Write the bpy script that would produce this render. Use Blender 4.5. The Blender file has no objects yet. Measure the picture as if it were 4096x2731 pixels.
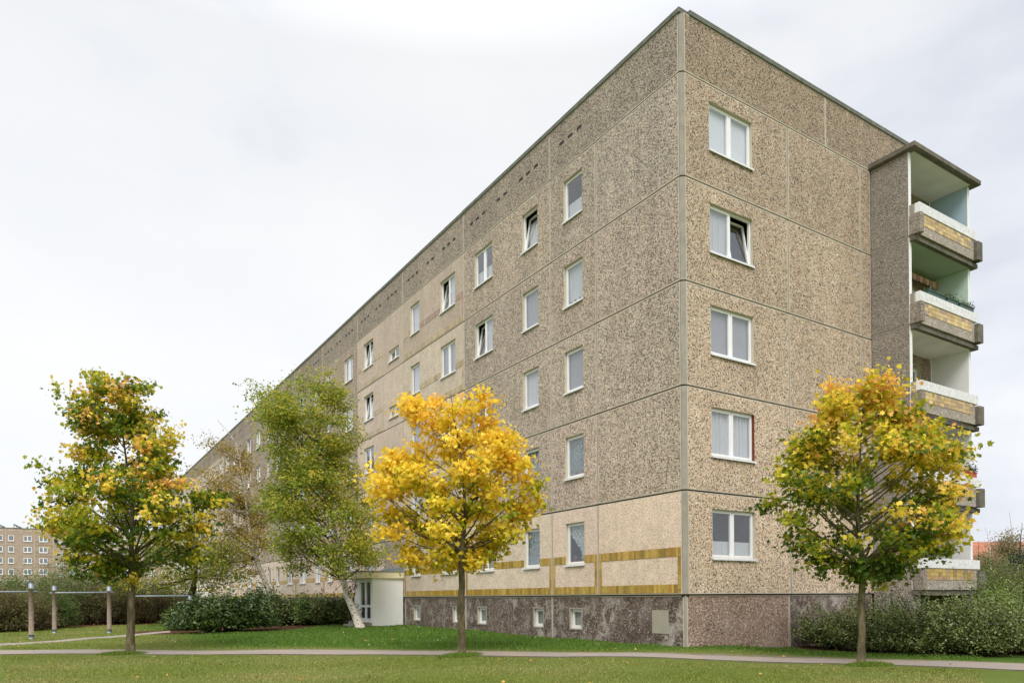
import bpy, math, random
import numpy as np
from mathutils import Matrix, Vector
random.seed(7); rng = np.random.default_rng(11)
scene = bpy.context.scene
COL = scene.collection

# ------------------------------------------------------------------ camera
FPX, CX, CY = 2882.74, 2025.43, 2374.23          # solved from the photograph (4096 px wide)
YAW, PITCH, ROLL = [math.radians(a) for a in (-32.3174, 0.27047, -0.39410)]
CAM = np.array([-14.2669, -13.6453, -0.0374])
_fw = np.array([-math.sin(YAW), math.cos(YAW), 0.]); _rt = np.array([math.cos(YAW), math.sin(YAW), 0.]); _up = np.array([0, 0, 1.])
AF = _fw*math.cos(PITCH) + _up*math.sin(PITCH); _u2 = _up*math.cos(PITCH) - _fw*math.sin(PITCH)
AR = _rt*math.cos(ROLL) + _u2*math.sin(ROLL); AU = _u2*math.cos(ROLL) - _rt*math.sin(ROLL)
cd = bpy.data.cameras.new("camera"); cam = bpy.data.objects.new("camera", cd); COL.objects.link(cam)
M = Matrix.Identity(4)
for i in range(3):
    M[i][0] = AR[i]; M[i][1] = AU[i]; M[i][2] = -AF[i]; M[i][3] = CAM[i]
cam.matrix_world = M
cd.sensor_width = 36; cd.lens = 36*FPX/4096
cd.shift_x = (2048-CX)/4096; cd.shift_y = (CY-1365.5)/4096
cd.clip_end = 6000; cd.clip_start = 0.1
scene.camera = cam

# ------------------------------------------------------------------ world, sun, exposure
SUN_EL, SUN_AZ = math.radians(48), math.radians(235)     # compass-like: direction the light comes from, in the XY plane
w = bpy.data.worlds.new("World"); scene.world = w; w.use_nodes = True
nt = w.node_tree; nt.nodes.clear()
def N(nt, t, **kw):
    n = nt.nodes.new(t)
    for k, v in kw.items(): setattr(n, k, v)
    return n
def mixc(nt, fac, a, b, blend='MIX'):
    m = nt.nodes.new('ShaderNodeMix'); m.data_type = 'RGBA'; m.blend_type = blend
    for s, v in ((0, fac), (6, a), (7, b)):
        if hasattr(v, 'is_output'): nt.links.new(v, m.inputs[s])
        elif s == 0: m.inputs[0].default_value = v
        else: m.inputs[s].default_value = (v[0], v[1], v[2], 1)
    return m.outputs[2]
def mth(nt, op, a, b=None, clamp=False):
    m = nt.nodes.new('ShaderNodeMath'); m.operation = op; m.use_clamp = clamp
    for i, v in enumerate((a, b)):
        if v is None: continue
        if hasattr(v, 'is_output'): nt.links.new(v, m.inputs[i])
        else: m.inputs[i].default_value = v
    return m.outputs[0]
def rampn(nt, inp, stops, interp='LINEAR'):
    r = nt.nodes.new('ShaderNodeValToRGB'); r.color_ramp.interpolation = interp
    e = r.color_ramp.elements
    while len(e) < len(stops): e.new(0.5)
    for el, (p, c) in zip(e, stops):
        el.position = p; el.color = (c[0], c[1], c[2], 1) if not np.isscalar(c) else (c, c, c, 1)
    nt.links.new(inp, r.inputs[0]); return r.outputs[0]
def noise(nt, vec, scale, detail=3, rough=0.55, dist=0.0):
    n = nt.nodes.new('ShaderNodeTexNoise'); n.inputs['Scale'].default_value = scale
    n.inputs['Detail'].default_value = detail; n.inputs['Roughness'].default_value = rough; n.inputs['Distortion'].default_value = dist
    if vec is not None: nt.links.new(vec, n.inputs['Vector'])
    return n.outputs[0]
def mapping(nt, vec, scale=(1, 1, 1), loc=(0, 0, 0)):
    m = nt.nodes.new('ShaderNodeMapping'); m.inputs['Scale'].default_value = scale; m.inputs['Location'].default_value = loc
    nt.links.new(vec, m.inputs['Vector']); return m.outputs[0]
sky = N(nt, 'ShaderNodeTexSky'); sky.sky_type = 'NISHITA'; sky.sun_disc = False
sky.sun_elevation = SUN_EL; sky.sun_rotation = math.radians(90)-SUN_AZ
sky.air_density = 1.0; sky.dust_density = 2.0
skyc = mixc(nt, 1.0, sky.outputs[0], (0.10, 0.10, 0.10), 'MULTIPLY')
tc = N(nt, 'ShaderNodeTexCoord')
mp = mapping(nt, tc.outputs['Generated'], (1, 1, 1.5))
n1 = noise(nt, mp, 1.7, 5, 0.55, 0.3)
n2 = noise(nt, mapping(nt, tc.outputs['Generated'], (1, 1, 4.0), (3, 1, 2)), 3.2, 5, 0.5, 0.2)
nn = mth(nt, 'ADD', mth(nt, 'MULTIPLY', n1, 0.7), mth(nt, 'MULTIPLY', n2, 0.3))
cloud = rampn(nt, nn, [(0.34, (0.66, 0.69, 0.76)), (0.43, (0.775, 0.80, 0.86)), (0.52, (0.875, 0.89, 0.915)), (0.70, (0.94, 0.94, 0.94))])
sep = N(nt, 'ShaderNodeSeparateXYZ'); nt.links.new(tc.outputs['Generated'], sep.inputs[0])
zen = rampn(nt, sep.outputs[2], [(0.0, 0.97), (0.25, 1.0), (0.60, 0.93), (0.80, 1.8), (1.0, 2.3)])
cloud = mixc(nt, 1.0, cloud, zen, 'MULTIPLY')
col = mixc(nt, 0.93, skyc, cloud)
bg = N(nt, 'ShaderNodeBackground'); nt.links.new(col, bg.inputs[0]); bg.inputs[1].default_value = 0.775
out = N(nt, 'ShaderNodeOutputWorld'); nt.links.new(bg.outputs[0], out.inputs[0])
sd = bpy.data.lights.new("sun", 'SUN'); sd.energy = 1.5; sd.angle = math.radians(28); sd.color = (1, 0.955, 0.915)
so = bpy.data.objects.new("sun", sd); COL.objects.link(so)
_d = Vector((math.cos(SUN_EL)*math.cos(SUN_AZ), math.cos(SUN_EL)*math.sin(SUN_AZ), math.sin(SUN_EL)))
so.rotation_euler = _d.to_track_quat('Z', 'Y').to_euler(); so.location = (-20, -30, 40)
vs = scene.view_settings
vs.view_transform = 'Standard'; vs.look = 'None'; vs.exposure = 0.56; vs.gamma = 1; vs.use_curve_mapping = False

# ------------------------------------------------------------------ photo pixel helpers (D units: photo drawn 2352 px wide)
K = 4096/2352
def ray(x, y): return AF + AR*((x*K-CX)/FPX) - AU*((y*K-CY)/FPX)
def atd(x, y, D): return CAM + ray(x, y)*D
def S(t): t = np.clip(t, 0, 1); return t*t*(3-2*t)
def gz(x, y):
    x = np.asarray(x, float); y = np.asarray(y, float)
    z = -1.575 + 0.165*S((y+4)/4)*S((4.4-x)/4.4)*S((x+11)/11) + 0.09*S((y-3)/14)
    z = z + 0.9*S((y-60)/110)
    z = z + 0.012*np.sin(x*1.3+y*.7) + 0.01*np.sin(x*.5-y*1.1+1)
    return z
def ghit(x, y):
    d = ray(x, y); z = -1.5
    for _ in range(25):
        P = CAM + d*(z-CAM[2])/d[2]; z = float(gz(P[0], P[1]))*0.6+z*0.4
    return P
def pxm(D): return K*D/FPX      # metres per D unit at depth D

# ------------------------------------------------------------------ mesh helpers
def tag(o, label=None, cat=None, group=None, kind=None):
    if label: o['label'] = label
    if cat: o['category'] = cat
    if group: o['group'] = group
    if kind: o['kind'] = kind
    return o
def link(o, parent=None):
    COL.objects.link(o)
    if parent is not None:
        o.parent = parent
        o.matrix_parent_inverse = Matrix.Translation(-parent.location) if parent.get('_flat') else Matrix.Identity(4)
    return o
def empty(name, loc=(0, 0, 0), rz=0, flat=False):
    o = bpy.data.objects.new(name, None); o.location = loc; o.rotation_euler = (0, 0, rz); o.empty_display_size = .3
    COL.objects.link(o); return o
class MB:
    """collects boxes, tubes, quads in world or local space; frame maps (s, d, z) -> xyz"""
    def __init__(s, frame=None): s.v = []; s.f = []; s.m = []; s.c = []; s.frame = frame; s.hascol = False
    def T(s, p): return s.frame(*p) if s.frame else p
    def face(s, pts, m=0, col=None):
        i = len(s.v); s.v += [tuple(s.T(p)) for p in pts]; s.f.append(tuple(range(i, i+len(pts)))); s.m.append(m)
        s.c += [col if col is not None else (1, 1, 1)]*len(pts)
        if col is not None: s.hascol = True
    def box(s, a0, a1, b0, b1, c0, c1, m=0, col=None):
        i = len(s.v)
        for c in (c0, c1):
            for p in ((a0, b0), (a1, b0), (a1, b1), (a0, b1)): s.v.append(tuple(s.T((p[0], p[1], c))))
        for q in ((0, 3, 2, 1), (4, 5, 6, 7), (0, 1, 5, 4), (1, 2, 6, 5), (2, 3, 7, 6), (3, 0, 4, 7)):
            s.f.append(tuple(i+k for k in q)); s.m.append(m)
        s.c += [col if col is not None else (1, 1, 1)]*8
        if col is not None: s.hascol = True
    def prism(s, poly, z0, z1, m=0):
        i = len(s.v); n = len(poly)
        for z in (z0, z1):
            for p in poly: s.v.append(tuple(s.T((p[0], p[1], z))))
        s.c += [(1, 1, 1)]*(2*n)
        s.f.append(tuple(i+k for k in reversed(range(n)))); s.f.append(tuple(i+n+k for k in range(n))); s.m += [m, m]
        for k in range(n):
            k2 = (k+1) % n; s.f.append((i+k, i+k2, i+n+k2, i+n+k)); s.m.append(m)
    def tube(s, pts, rad, n=8, m=0, cap=True):
        pts = [Vector(p) for p in pts]; i = len(s.v); L = len(pts)
        up = Vector((0.13, 0.21, 1)).normalized()
        for k, p in enumerate(pts):
            t = (pts[min(k+1, L-1)]-pts[max(k-1, 0)]).normalized()
            a = t.cross(up if abs(t.dot(up)) < 0.95 else Vector((1, 0, 0))).normalized(); b = t.cross(a)
            r = rad[k] if hasattr(rad, '__len__') else rad
            for j in range(n):
                an = 2*math.pi*j/n; s.v.append(tuple(p+a*(math.cos(an)*r)+b*(math.sin(an)*r)))
        s.c += [(1, 1, 1)]*(L*n)
        for k in range(L-1):
            for j in range(n):
                j2 = (j+1) % n; s.f.append((i+k*n+j, i+k*n+j2, i+(k+1)*n+j2, i+(k+1)*n+j)); s.m.append(m)
        if cap:
            s.f.append(tuple(i+j for j in range(n))); s.f.append(tuple(i+(L-1)*n+j for j in reversed(range(n)))); s.m += [m, m]
    def mesh(s, name, mats, smooth=False):
        me = bpy.data.meshes.new(name); me.from_pydata(s.v, [], s.f)
        for m in (mats if isinstance(mats, (list, tuple)) else [mats]): me.materials.append(m)
        me.polygons.foreach_set('material_index', s.m)
        if smooth: me.polygons.foreach_set('use_smooth', [True]*len(s.f))
        if s.hascol:
            at = me.color_attributes.new('Col', 'FLOAT_COLOR', 'POINT')
            at.data.foreach_set('color', np.c_[np.array(s.c, float), np.ones(len(s.c))].ravel())
        me.update(); return me
    def build(s, name, mats, parent=None, smooth=False):
        return link(bpy.data.objects.new(name, s.mesh(name, mats, smooth)), parent)
def npmesh(name, V, counts, mat, cols=None, smooth=False):
    """V: (n,3) vertices in polygon order, counts: verts per polygon"""
    me = bpy.data.meshes.new(name); n = len(V); counts = np.asarray(counts, np.int32)
    me.vertices.add(n); me.vertices.foreach_set('co', np.asarray(V, np.float32).ravel())
    me.loops.add(n); me.loops.foreach_set('vertex_index', np.arange(n, dtype=np.int32))
    me.polygons.add(len(counts)); st = np.zeros(len(counts), np.int32); st[1:] = np.cumsum(counts)[:-1]
    me.polygons.foreach_set('loop_start', st)
    try: me.polygons.foreach_set('loop_total', counts)
    except Exception: pass
    if cols is not None:
        at = me.color_attributes.new('Col', 'FLOAT_COLOR', 'POINT')
        at.data.foreach_set('color', np.c_[cols, np.ones(len(cols))].astype(np.float32).ravel())
    me.materials.append(mat); me.update(calc_edges=True); return me

# ------------------------------------------------------------------ materials
def newmat(name):
    m = bpy.data.materials.new(name); m.use_nodes = True
    nt = m.node_tree; b = nt.nodes['Principled BSDF']; return m, nt, b
def setc(nt, b, c):
    if hasattr(c, 'is_output'): nt.links.new(c, b.inputs['Base Color'])
    else: b.inputs['Base Color'].default_value = (c[0], c[1], c[2], 1)
def bump(nt, b, h, strength=0.3, dist=0.01):
    n = nt.nodes.new('ShaderNodeBump'); n.inputs['Strength'].default_value = strength; n.inputs['Distance'].default_value = dist
    nt.links.new(h, n.inputs['Height']); nt.links.new(n.outputs[0], b.inputs['Normal'])
def ocoord(nt): return N(nt, 'ShaderNodeTexCoord').outputs['Object']
def srgb(r, g, b):
    f = lambda c: ((c/255+0.055)/1.055)**2.4 if c > 10 else c/255/12.92
    return (f(r), f(g), f(b))
def simple(name, c, rough=0.7, var=0.12, scale=6, spec=0.4, metal=0, bmp=0.0, bscale=40):
    m, nt, b = newmat(name); oc = ocoord(nt)
    n = noise(nt, oc, scale, 5, 0.6)
    f = rampn(nt, n, [(0.3, 1-var), (0.7, 1+var*0.6)])
    setc(nt, b, mixc(nt, 1.0, c, f, 'MULTIPLY')); b.inputs['Roughness'].default_value = rough
    b.inputs['Specular IOR Level'].default_value = spec; b.inputs['Metallic'].default_value = metal
    if bmp: bump(nt, b, noise(nt, oc, bscale, 4, 0.6), bmp, 0.01)
    return m
def pebble(name, cem, stops, scale, cement=0.2, weather=0.2, streak=0.0, bmp=0.6, blot=None):
    """exposed aggregate concrete; a panel's own tone comes from the object's colour"""
    m, nt, b = newmat(name); oc = ocoord(nt)
    v = N(nt, 'ShaderNodeTexVoronoi'); v.inputs['Scale'].default_value = scale; v.feature = 'F1'; nt.links.new(oc, v.inputs['Vector'])
    wv = nt.nodes.new('ShaderNodeVectorMath'); wv.operation = 'ADD'
    nz = N(nt, 'ShaderNodeTexNoise'); nz.inputs['Scale'].default_value = scale*0.7; nt.links.new(oc, nz.inputs['Vector'])
    sc = nt.nodes.new('ShaderNodeVectorMath'); sc.operation = 'SCALE'; sc.inputs[3].default_value = 0.5/scale
    nt.links.new(nz.outputs['Color'], sc.inputs[0]); nt.links.new(oc, wv.inputs[0]); nt.links.new(sc.outputs[0], wv.inputs[1])
    nt.links.new(wv.outputs[0], v.inputs['Vector'])
    sepc = N(nt, 'ShaderNodeSeparateColor'); nt.links.new(v.outputs['Color'], sepc.inputs[0])
    pc = rampn(nt, sepc.outputs[0], stops, 'CONSTANT')
    # tone variation by second random channel
    tv = rampn(nt, sepc.outputs[1], [(0, 0.72), (1, 1.22)]); pc = mixc(nt, 1.0, pc, tv, 'MULTIPLY')
    edge = rampn(nt, mth(nt, 'MULTIPLY', v.outputs['Distance'], 1.0), [(0.42-cement*0.3, 0.0), (0.62, 1.0)])
    c = mixc(nt, edge, pc, cem)
    cl = rampn(nt, noise(nt, oc, 2.6, 6, 0.65), [(0.3, 0.88), (0.7, 1.1)])
    c = mixc(nt, 1.0, c, cl, 'MULTIPLY')
    lg = rampn(nt, noise(nt, mapping(nt, oc, (1, 1, .35)), 0.5, 4, 0.6), [(0.3, 1-weather), (0.65, 1.03)])
    c = mixc(nt, 1.0, c, lg, 'MULTIPLY')
    if streak:
        st = rampn(nt, noise(nt, mapping(nt, oc, (1, 1, .12)), 2.2, 5, 0.7), [(0.42, 1-streak), (0.62, 1.0)])
        c = mixc(nt, 1.0, c, st, 'MULTIPLY')
    if blot:
        bn = noise(nt, oc, blot[1], 8, 0.72, 0.4); f = rampn(nt, bn, [(0.47, 0.0), (0.60, 0.9)])
        bn2 = rampn(nt, noise(nt, oc, 0.55, 3, 0.5), [(0.40, 0.25), (0.6, 1.0)])
        f = mth(nt, 'MULTIPLY', f, bn2)
        c = mixc(nt, mth(nt, 'MULTIPLY', f, blot[2]), c, blot[0])
    oi = N(nt, 'ShaderNodeObjectInfo'); c = mixc(nt, 1.0, c, oi.outputs['Color'], 'MULTIPLY')
    setc(nt, b, c); b.inputs['Roughness'].default_value = 0.85; b.inputs['Specular IOR Level'].default_value = 0.25
    bump(nt, b, mth(nt, 'SUBTRACT', 1.0, v.outputs['Distance']), bmp, 0.02)
    return m
m_dark = pebble('coarse_pebble_concrete', srgb(180, 169, 157), [(0, srgb(202, 190, 170)), (.2, srgb(120, 105, 92)), (.36, srgb(182, 158, 130)), (.5, srgb(98, 94, 90)), (.64, srgb(236, 229, 217)), (.74, srgb(150, 132, 114)), (.92, srgb(72, 70, 68))], 23, 0.2, 0.16, 0.09)
m_gable = pebble('tan_pebble_concrete', srgb(198, 182, 164), [(0, srgb(212, 192, 162)), (.22, srgb(138, 114, 92)), (.38, srgb(200, 166, 126)), (.5, srgb(108, 98, 88)), (.63, srgb(240, 230, 214)), (.75, srgb(178, 154, 122)), (.92, srgb(80, 75, 70))], 22, 0.2, 0.16, 0.09)
m_light = pebble('fine_cream_concrete', srgb(222, 207, 192), [(0, srgb(230, 213, 197)), (.4, srgb(206, 187, 168)), (.7, srgb(240, 229, 217)), (.9, srgb(150, 132, 118))], 34, 0.2, 0.10, 0.06, 0.45)
m_tower = pebble('grey_grit_concrete', srgb(150, 142, 132), [(0, srgb(170, 160, 148)), (.4, srgb(118, 108, 100)), (.7, srgb(205, 196, 184)), (.88, srgb(84, 78, 74))], 34, 0.2, 0.10, 0.06, 0.5)
m_plinth = pebble('weathered_plinth_concrete', srgb(122, 108, 98), [(0, srgb(104, 78, 68)), (.3, srgb(70, 62, 58)), (.55, srgb(144, 120, 106)), (.75, srgb(78, 64, 58)), (.9, srgb(198, 186, 174))], 24, 0.15, 0.25, 0.15, 0.6, blot=(srgb(196, 188, 178), 2.4, .8))
m_plinth2 = pebble('rosy_plinth_concrete', srgb(170, 146, 130), [(0, srgb(150, 116, 102)), (.3, srgb(96, 78, 72)), (.55, srgb(196, 168, 144)), (.8, srgb(124, 98, 90)), (.93, srgb(222, 206, 190))], 22, 0.15, 0.22, 0.08, 0.6, blot=(srgb(196, 176, 160), 0.9, 0.35))
m_conc = simple('bare_concrete', srgb(160, 154, 142), 0.9, 0.18, 3, 0.2, bmp=0.2)
m_margin = simple('panel_edge_concrete', srgb(198, 189, 173), 0.9, 0.12, 4, 0.2, bmp=0.2)
m_margin_l = simple('light_edge_concrete', srgb(205, 194, 176), 0.9, 0.10, 4, 0.2)
m_dconc = simple('mossy_concrete', srgb(116, 111, 100), 0.95, 0.4, 3, 0.2, bmp=0.3, bscale=25)
m_coping = simple('roof_edge_concrete', srgb(116, 118, 108), 0.9, 0.35, 5, 0.2, bmp=0.3)
m_joint = simple('joint_mortar', srgb(60, 56, 52), 0.95, 0.2, 5)
m_seal = simple('joint_sealant', srgb(64, 60, 56), 0.8, 0.15, 3)
m_inner = simple('dark_interior', (0.035, 0.032, 0.03), 0.9, 0.1, 2)
m_white = simple('white_window_frame', (0.88, 0.88, 0.88), 0.35, 0.03, 3, 0.5)
m_sill = simple('white_sill', (0.78, 0.80, 0.81), 0.4, 0.06, 8, 0.5)
m_render = simple('white_render', srgb(248, 247, 243), 0.9, 0.05, 1.5, 0.2, bmp=0.35, bscale=60)
m_cream = simple('cream_fascia', srgb(240, 228, 190), 0.6, 0.05, 2)
m_zinc = simple('zinc_sheet', srgb(140, 148, 156), 0.5, 0.12, 4, 0.5, 0.2)
m_steel = simple('galvanised_steel', srgb(146, 152, 162), 0.45, 0.15, 8, 0.5, 0.5)
m_paint_w = simple('white_wall_paint', srgb(240, 240, 238), 0.8, 0.04, 1)
m_paint_b = simple('blue_wall_paint', srgb(180, 204, 220), 0.8, 0.05, 1)
m_paint_g = simple('green_wall_paint', srgb(206, 228, 216), 0.8, 0.05, 1)
m_ceil = simple('balcony_ceiling_paint', srgb(238, 236, 230), 0.85, 0.12, 1.2)
m_ceil_g = simple('green_ceiling_paint', srgb(172, 192, 172), 0.85, 0.08, 1.2)
m_wood = simple('weathered_wood', srgb(150, 134, 120), 0.85, 0.35, 14, 0.2, bmp=0.3)
m_terra = simple('terracotta', srgb(190, 92, 66), 0.7, 0.1, 6)
m_gplastic = simple('green_plastic', srgb(62, 88, 78), 0.5, 0.1, 5)
m_rust = simple('rusty_reveal', srgb(120, 62, 40), 0.9, 0.3, 9)
m_black = simple('black_vinyl', (0.01, 0.01, 0.011), 0.5, 0.1, 5)
m_panelpatch = simple('grey_cover_plate', srgb(168, 162, 146), 0.8, 0.08, 3)
m_blind = simple('grey_blind_fabric', srgb(160, 158, 166), 0.8, 0.03, 2)
m_wblind = simple('white_blind_fabric', srgb(224, 224, 230), 0.8, 0.03, 2)
m_louvre = simple('cellar_mesh', srgb(176, 176, 172), 0.7, 0.1, 30)
def colmat(name, rough=0.5, spec=0.4, transl=0.0, jitter=0.0):
    m, nt, b = newmat(name)
    a = N(nt, 'ShaderNodeVertexColor'); a.layer_name = 'Col'; c = a.outputs[0]
    setc(nt, b, c); b.inputs['Roughness'].default_value = rough; b.inputs['Specular IOR Level'].default_value = spec
    if jitter:
        f = rampn(nt, noise(nt, ocoord(nt), jitter, 4), [(0.3, 0.8), (0.7, 1.12)]); setc(nt, b, mixc(nt, 1.0, c, f, 'MULTIPLY'))
    if transl:
        t = N(nt, 'ShaderNodeBsdfTranslucent'); nt.links.new(c, t.inputs[0])
        mx = N(nt, 'ShaderNodeMixShader'); mx.inputs[0].default_value = transl
        nt.links.new(b.outputs[0], mx.inputs[1]); nt.links.new(t.outputs[0], mx.inputs[2])
        nt.links.new(mx.outputs[0], nt.nodes['Material Output'].inputs[0])
    return m
m_tile = colmat('glazed_tile', 0.25, 0.5, jitter=9)
m_leaf = colmat('leaf', 0.5, 0.3, 0.42)
m_leafg = colmat('glossy_leaf', 0.35, 0.45, 0.12)
m_grass = colmat('grass_blade', 0.6, 0.2, 0.25)
m_petal = colmat('petal_and_litter', 0.7, 0.2, 0.15)
def bark(name, c1, c2, scale, lo=.45, hi=.6, stretch=(1, 1, .3)):
    m, nt, b = newmat(name); oc = ocoord(nt)
    f = rampn(nt, noise(nt, mapping(nt, oc, stretch), scale, 6, 0.7, .3), [(lo, 0.0), (hi, 1.0)])
    setc(nt, b, mixc(nt, f, c1, c2)); b.inputs['Roughness'].default_value = 0.9; b.inputs['Specular IOR Level'].default_value = 0.2
    bump(nt, b, f, 0.5, 0.01); return m
m_bark = bark('olive_maple_bark', srgb(84, 76, 56), srgb(122, 112, 84), 9)
m_bark_birch = bark('birch_bark', srgb(56, 50, 44), srgb(206, 198, 184), 7, .40, .46, (1, 1, 1.6))
m_bark_dark = bark('dark_bark', srgb(52, 42, 32), srgb(84, 70, 54), 10)
m_twig = bark('twig_bark', srgb(58, 46, 34), srgb(84, 66, 46), 10)
def glassmat():
    m, nt, b = newmat('window_glass'); nt.nodes.remove(b)
    g = N(nt, 'ShaderNodeBsdfGlossy'); g.inputs['Roughness'].default_value = 0.01; g.inputs[0].default_value = (.95, .96, 1, 1)
    t = N(nt, 'ShaderNodeBsdfTransparent'); t.inputs[0].default_value = (.96, .975, .975, 1)
    fr = N(nt, 'ShaderNodeLayerWeight'); fr.inputs[0].default_value = .5
    f = mth(nt, 'ADD', mth(nt, 'MULTIPLY', mth(nt, 'POWER', fr.outputs['Facing'], 3.5), .75), 0.06, True)
    mx = N(nt, 'ShaderNodeMixShader'); nt.links.new(f, mx.inputs[0]); nt.links.new(t.outputs[0], mx.inputs[1]); nt.links.new(g.outputs[0], mx.inputs[2])
    nt.links.new(mx.outputs[0], nt.nodes['Material Output'].inputs[0]); return m
m_glass = glassmat()
def netmat(name, c, alpha, lace=0):
    m, nt, b = newmat(name); setc(nt, b, c); b.inputs['Roughness'].default_value = .9
    t = N(nt, 'ShaderNodeBsdfTransparent'); mx = N(nt, 'ShaderNodeMixShader')
    if lace:
        f = rampn(nt, noise(nt, ocoord(nt), lace, 4, .6), [(.45, alpha-.35), (.58, min(1, alpha+.25))]); nt.links.new(f, mx.inputs[0])
    else: mx.inputs[0].default_value = alpha
    nt.links.new(t.outputs[0], mx.inputs[1]); nt.links.new(b.outputs[0], mx.inputs[2])
    nt.links.new(mx.outputs[0], nt.nodes['Material Output'].inputs[0]); return m
m_net = netmat('net_curtain', (.80, .80, .84), .68)
m_lace = netmat('lace_curtain', (.80, .86, .88), .6, 34)
m_bluenet = netmat('blue_net_curtain', (.50, .60, .62), .5, 40)
def grassground():
    m, nt, b = newmat('lawn'); oc = ocoord(nt)
    n = noise(nt, oc, .35, 4, .6); n2 = noise(nt, oc, 9, 6, .75); n3 = noise(nt, mapping(nt, oc, (1, 1, 1)), 45, 3, .7)
    c = rampn(nt, n, [(.35, (.11, .17, .025)), (.6, (.15, .20, .035))])
    c = mixc(nt, rampn(nt, n2, [(.4, 0.0), (.7, .7)]), c, (.15, .15, .05))
    a = N(nt, 'ShaderNodeVertexColor'); a.layer_name = 'Col'
    sp = N(nt, 'ShaderNodeSeparateColor'); nt.links.new(a.outputs[0], sp.inputs[0])
    c = mixc(nt, sp.outputs[1], c, (.075, .145, .02))            # lush mown part
    df = rampn(nt, mth(nt, 'ADD', sp.outputs[0], mth(nt, 'MULTIPLY', mth(nt, 'SUBTRACT', n2, .5), 1.4)), [(.45, 0.0), (.62, 1.0)])
    c = mixc(nt, df, c, rampn(nt, n3, [(.3, (.20, .155, .11)), (.7, (.32, .26, .20))]))
    c = mixc(nt, sp.outputs[2], c, rampn(nt, n2, [(.4, (.035, .022, .014)), (.6, (.13, .06, .025))]))   # soil and litter under shrubs
    c = mixc(nt, 1.0, c, rampn(nt, n3, [(.25, .62), (.75, 1.25)]), 'MULTIPLY')
    setc(nt, b, c); b.inputs['Roughness'].default_value = .95; b.inputs['Specular IOR Level'].default_value = .1
    bump(nt, b, n3, .8, .03); return m
m_lawn = grassground()
def pathmat():
    m, nt, b = newmat('path_gravel'); oc = ocoord(nt)
    c = rampn(nt, noise(nt, oc, 70, 4, .7), [(.3, srgb(124, 116, 110)), (.7, srgb(170, 160, 152))])
    c = mixc(nt, rampn(nt, noise(nt, oc, 1.6, 5, .65), [(.45, 0.0), (.7, .6)]), c, srgb(172, 150, 126))
    setc(nt, b, c); b.inputs['Roughness'].default_value = .95; b.inputs['Specular IOR Level'].default_value = .15; return m
m_path = pathmat()

# ------------------------------------------------------------------ paths (centre lines found on the ground under the photo's pixels)
def lane(tops, bots):
    a = np.array([ghit(*p)[:2] for p in tops]); b = np.array([ghit(*p)[:2] for p in bots]); return a, b
pt_t = [(-200, 1492), (0, 1492), (300, 1490.5), (600, 1491), (850, 1492), (1060, 1494), (1300, 1497.5), (1600, 1503), (1900, 1510), (2352, 1521.5), (2700, 1531)]
pt_b = [(-200, 1503.5), (0, 1503), (300, 1502), (600, 1502), (850, 1503), (1060, 1505), (1300, 1508.5), (1600, 1514), (1900, 1523), (2352, 1540), (2700, 1554)]
P1 = lane(pt_t, pt_b)
p2t = [(-120, 1484), (0, 1477.5), (130, 1470), (250, 1460), (330, 1453), (392, 1448)]
p2b = [(-120, 1489), (0, 1482), (130, 1474.5), (250, 1465), (330, 1457), (392, 1451.5)]
P2 = lane(p2t, p2b)
def resample(pl, n):
    d = np.r_[0, np.cumsum(np.linalg.norm(np.diff(pl, axis=0), axis=1))]; t = np.linspace(0, d[-1], n)
    return np.c_[np.interp(t, d, pl[:, 0]), np.interp(t, d, pl[:, 1])]
def pathobj(name, P, n, label):
    a = resample(P[0], n); b = resample(P[1], n); mb = MB(); rows = 6
    r = np.random.default_rng(3)
    a = a + (r.random((n, 2))-.5)*.10; b = b + (r.random((n, 2))-.5)*.06
    V = []
    for i in range(n):
        for j in range(rows+1):
            q = a[i]*(1-j/rows)+b[i]*j/rows; V.append((q[0], q[1], float(gz(*q))+(0.016 if 0 < j < rows else -0.01)))
    F = [(i*(rows+1)+j, (i+1)*(rows+1)+j, (i+1)*(rows+1)+j+1, i*(rows+1)+j+1) for i in range(n-1) for j in range(rows)]
    mb.v = V; mb.f = F; mb.m = [0]*len(F); mb.c = [(1, 1, 1)]*len(V)
    o = mb.build(name, m_path, smooth=True); tag(o, label, 'path', kind='structure'); return o
pathobj('path', P1, 220, 'narrow grey gravel footpath running across the lawn in front of the maples')
pathobj('path', P2, 60, 'narrow side path curving past the exercise bars to the dark shrub')
kb = resample(P1[1], 260); km = MB(); tn_ = np.gradient(kb, axis=0); tn_ /= np.linalg.norm(tn_, axis=1)[:, None]; nm_ = np.c_[tn_[:, 1], -tn_[:, 0]]
if (nm_[130]@AF[:2]) > 0: nm_ = -nm_
for i in range(259):
    a, b = kb[i], kb[i]+(kb[i+1]-kb[i])*1.0; za, zb_ = float(gz(*a))+.022, float(gz(*b))+.022
    q = [(a[0], a[1], za), (b[0], b[1], zb_), (b[0]+nm_[i][0]*.035, b[1]+nm_[i][1]*.035, zb_), (a[0]+nm_[i][0]*.035, a[1]+nm_[i][1]*.035, za)]
    km.face(q); km.face([q[0], q[1], (q[1][0], q[1][1], zb_-.09), (q[0][0], q[0][1], za-.09)]); km.face([q[3], q[2], (q[2][0], q[2][1], zb_-.09), (q[3][0], q[3][1], za-.09)])
tag(km.build('kerb', simple('kerb_stone', srgb(112, 104, 94), .95, .4, 3)), 'low stone edging along the near side of the footpath', 'kerb', kind='structure')
CL = [((P1[0]+P1[1])/2, np.linalg.norm(P1[0]-P1[1], axis=1).mean()/2*0.9), ((P2[0]+P2[1])/2, .5)]
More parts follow.
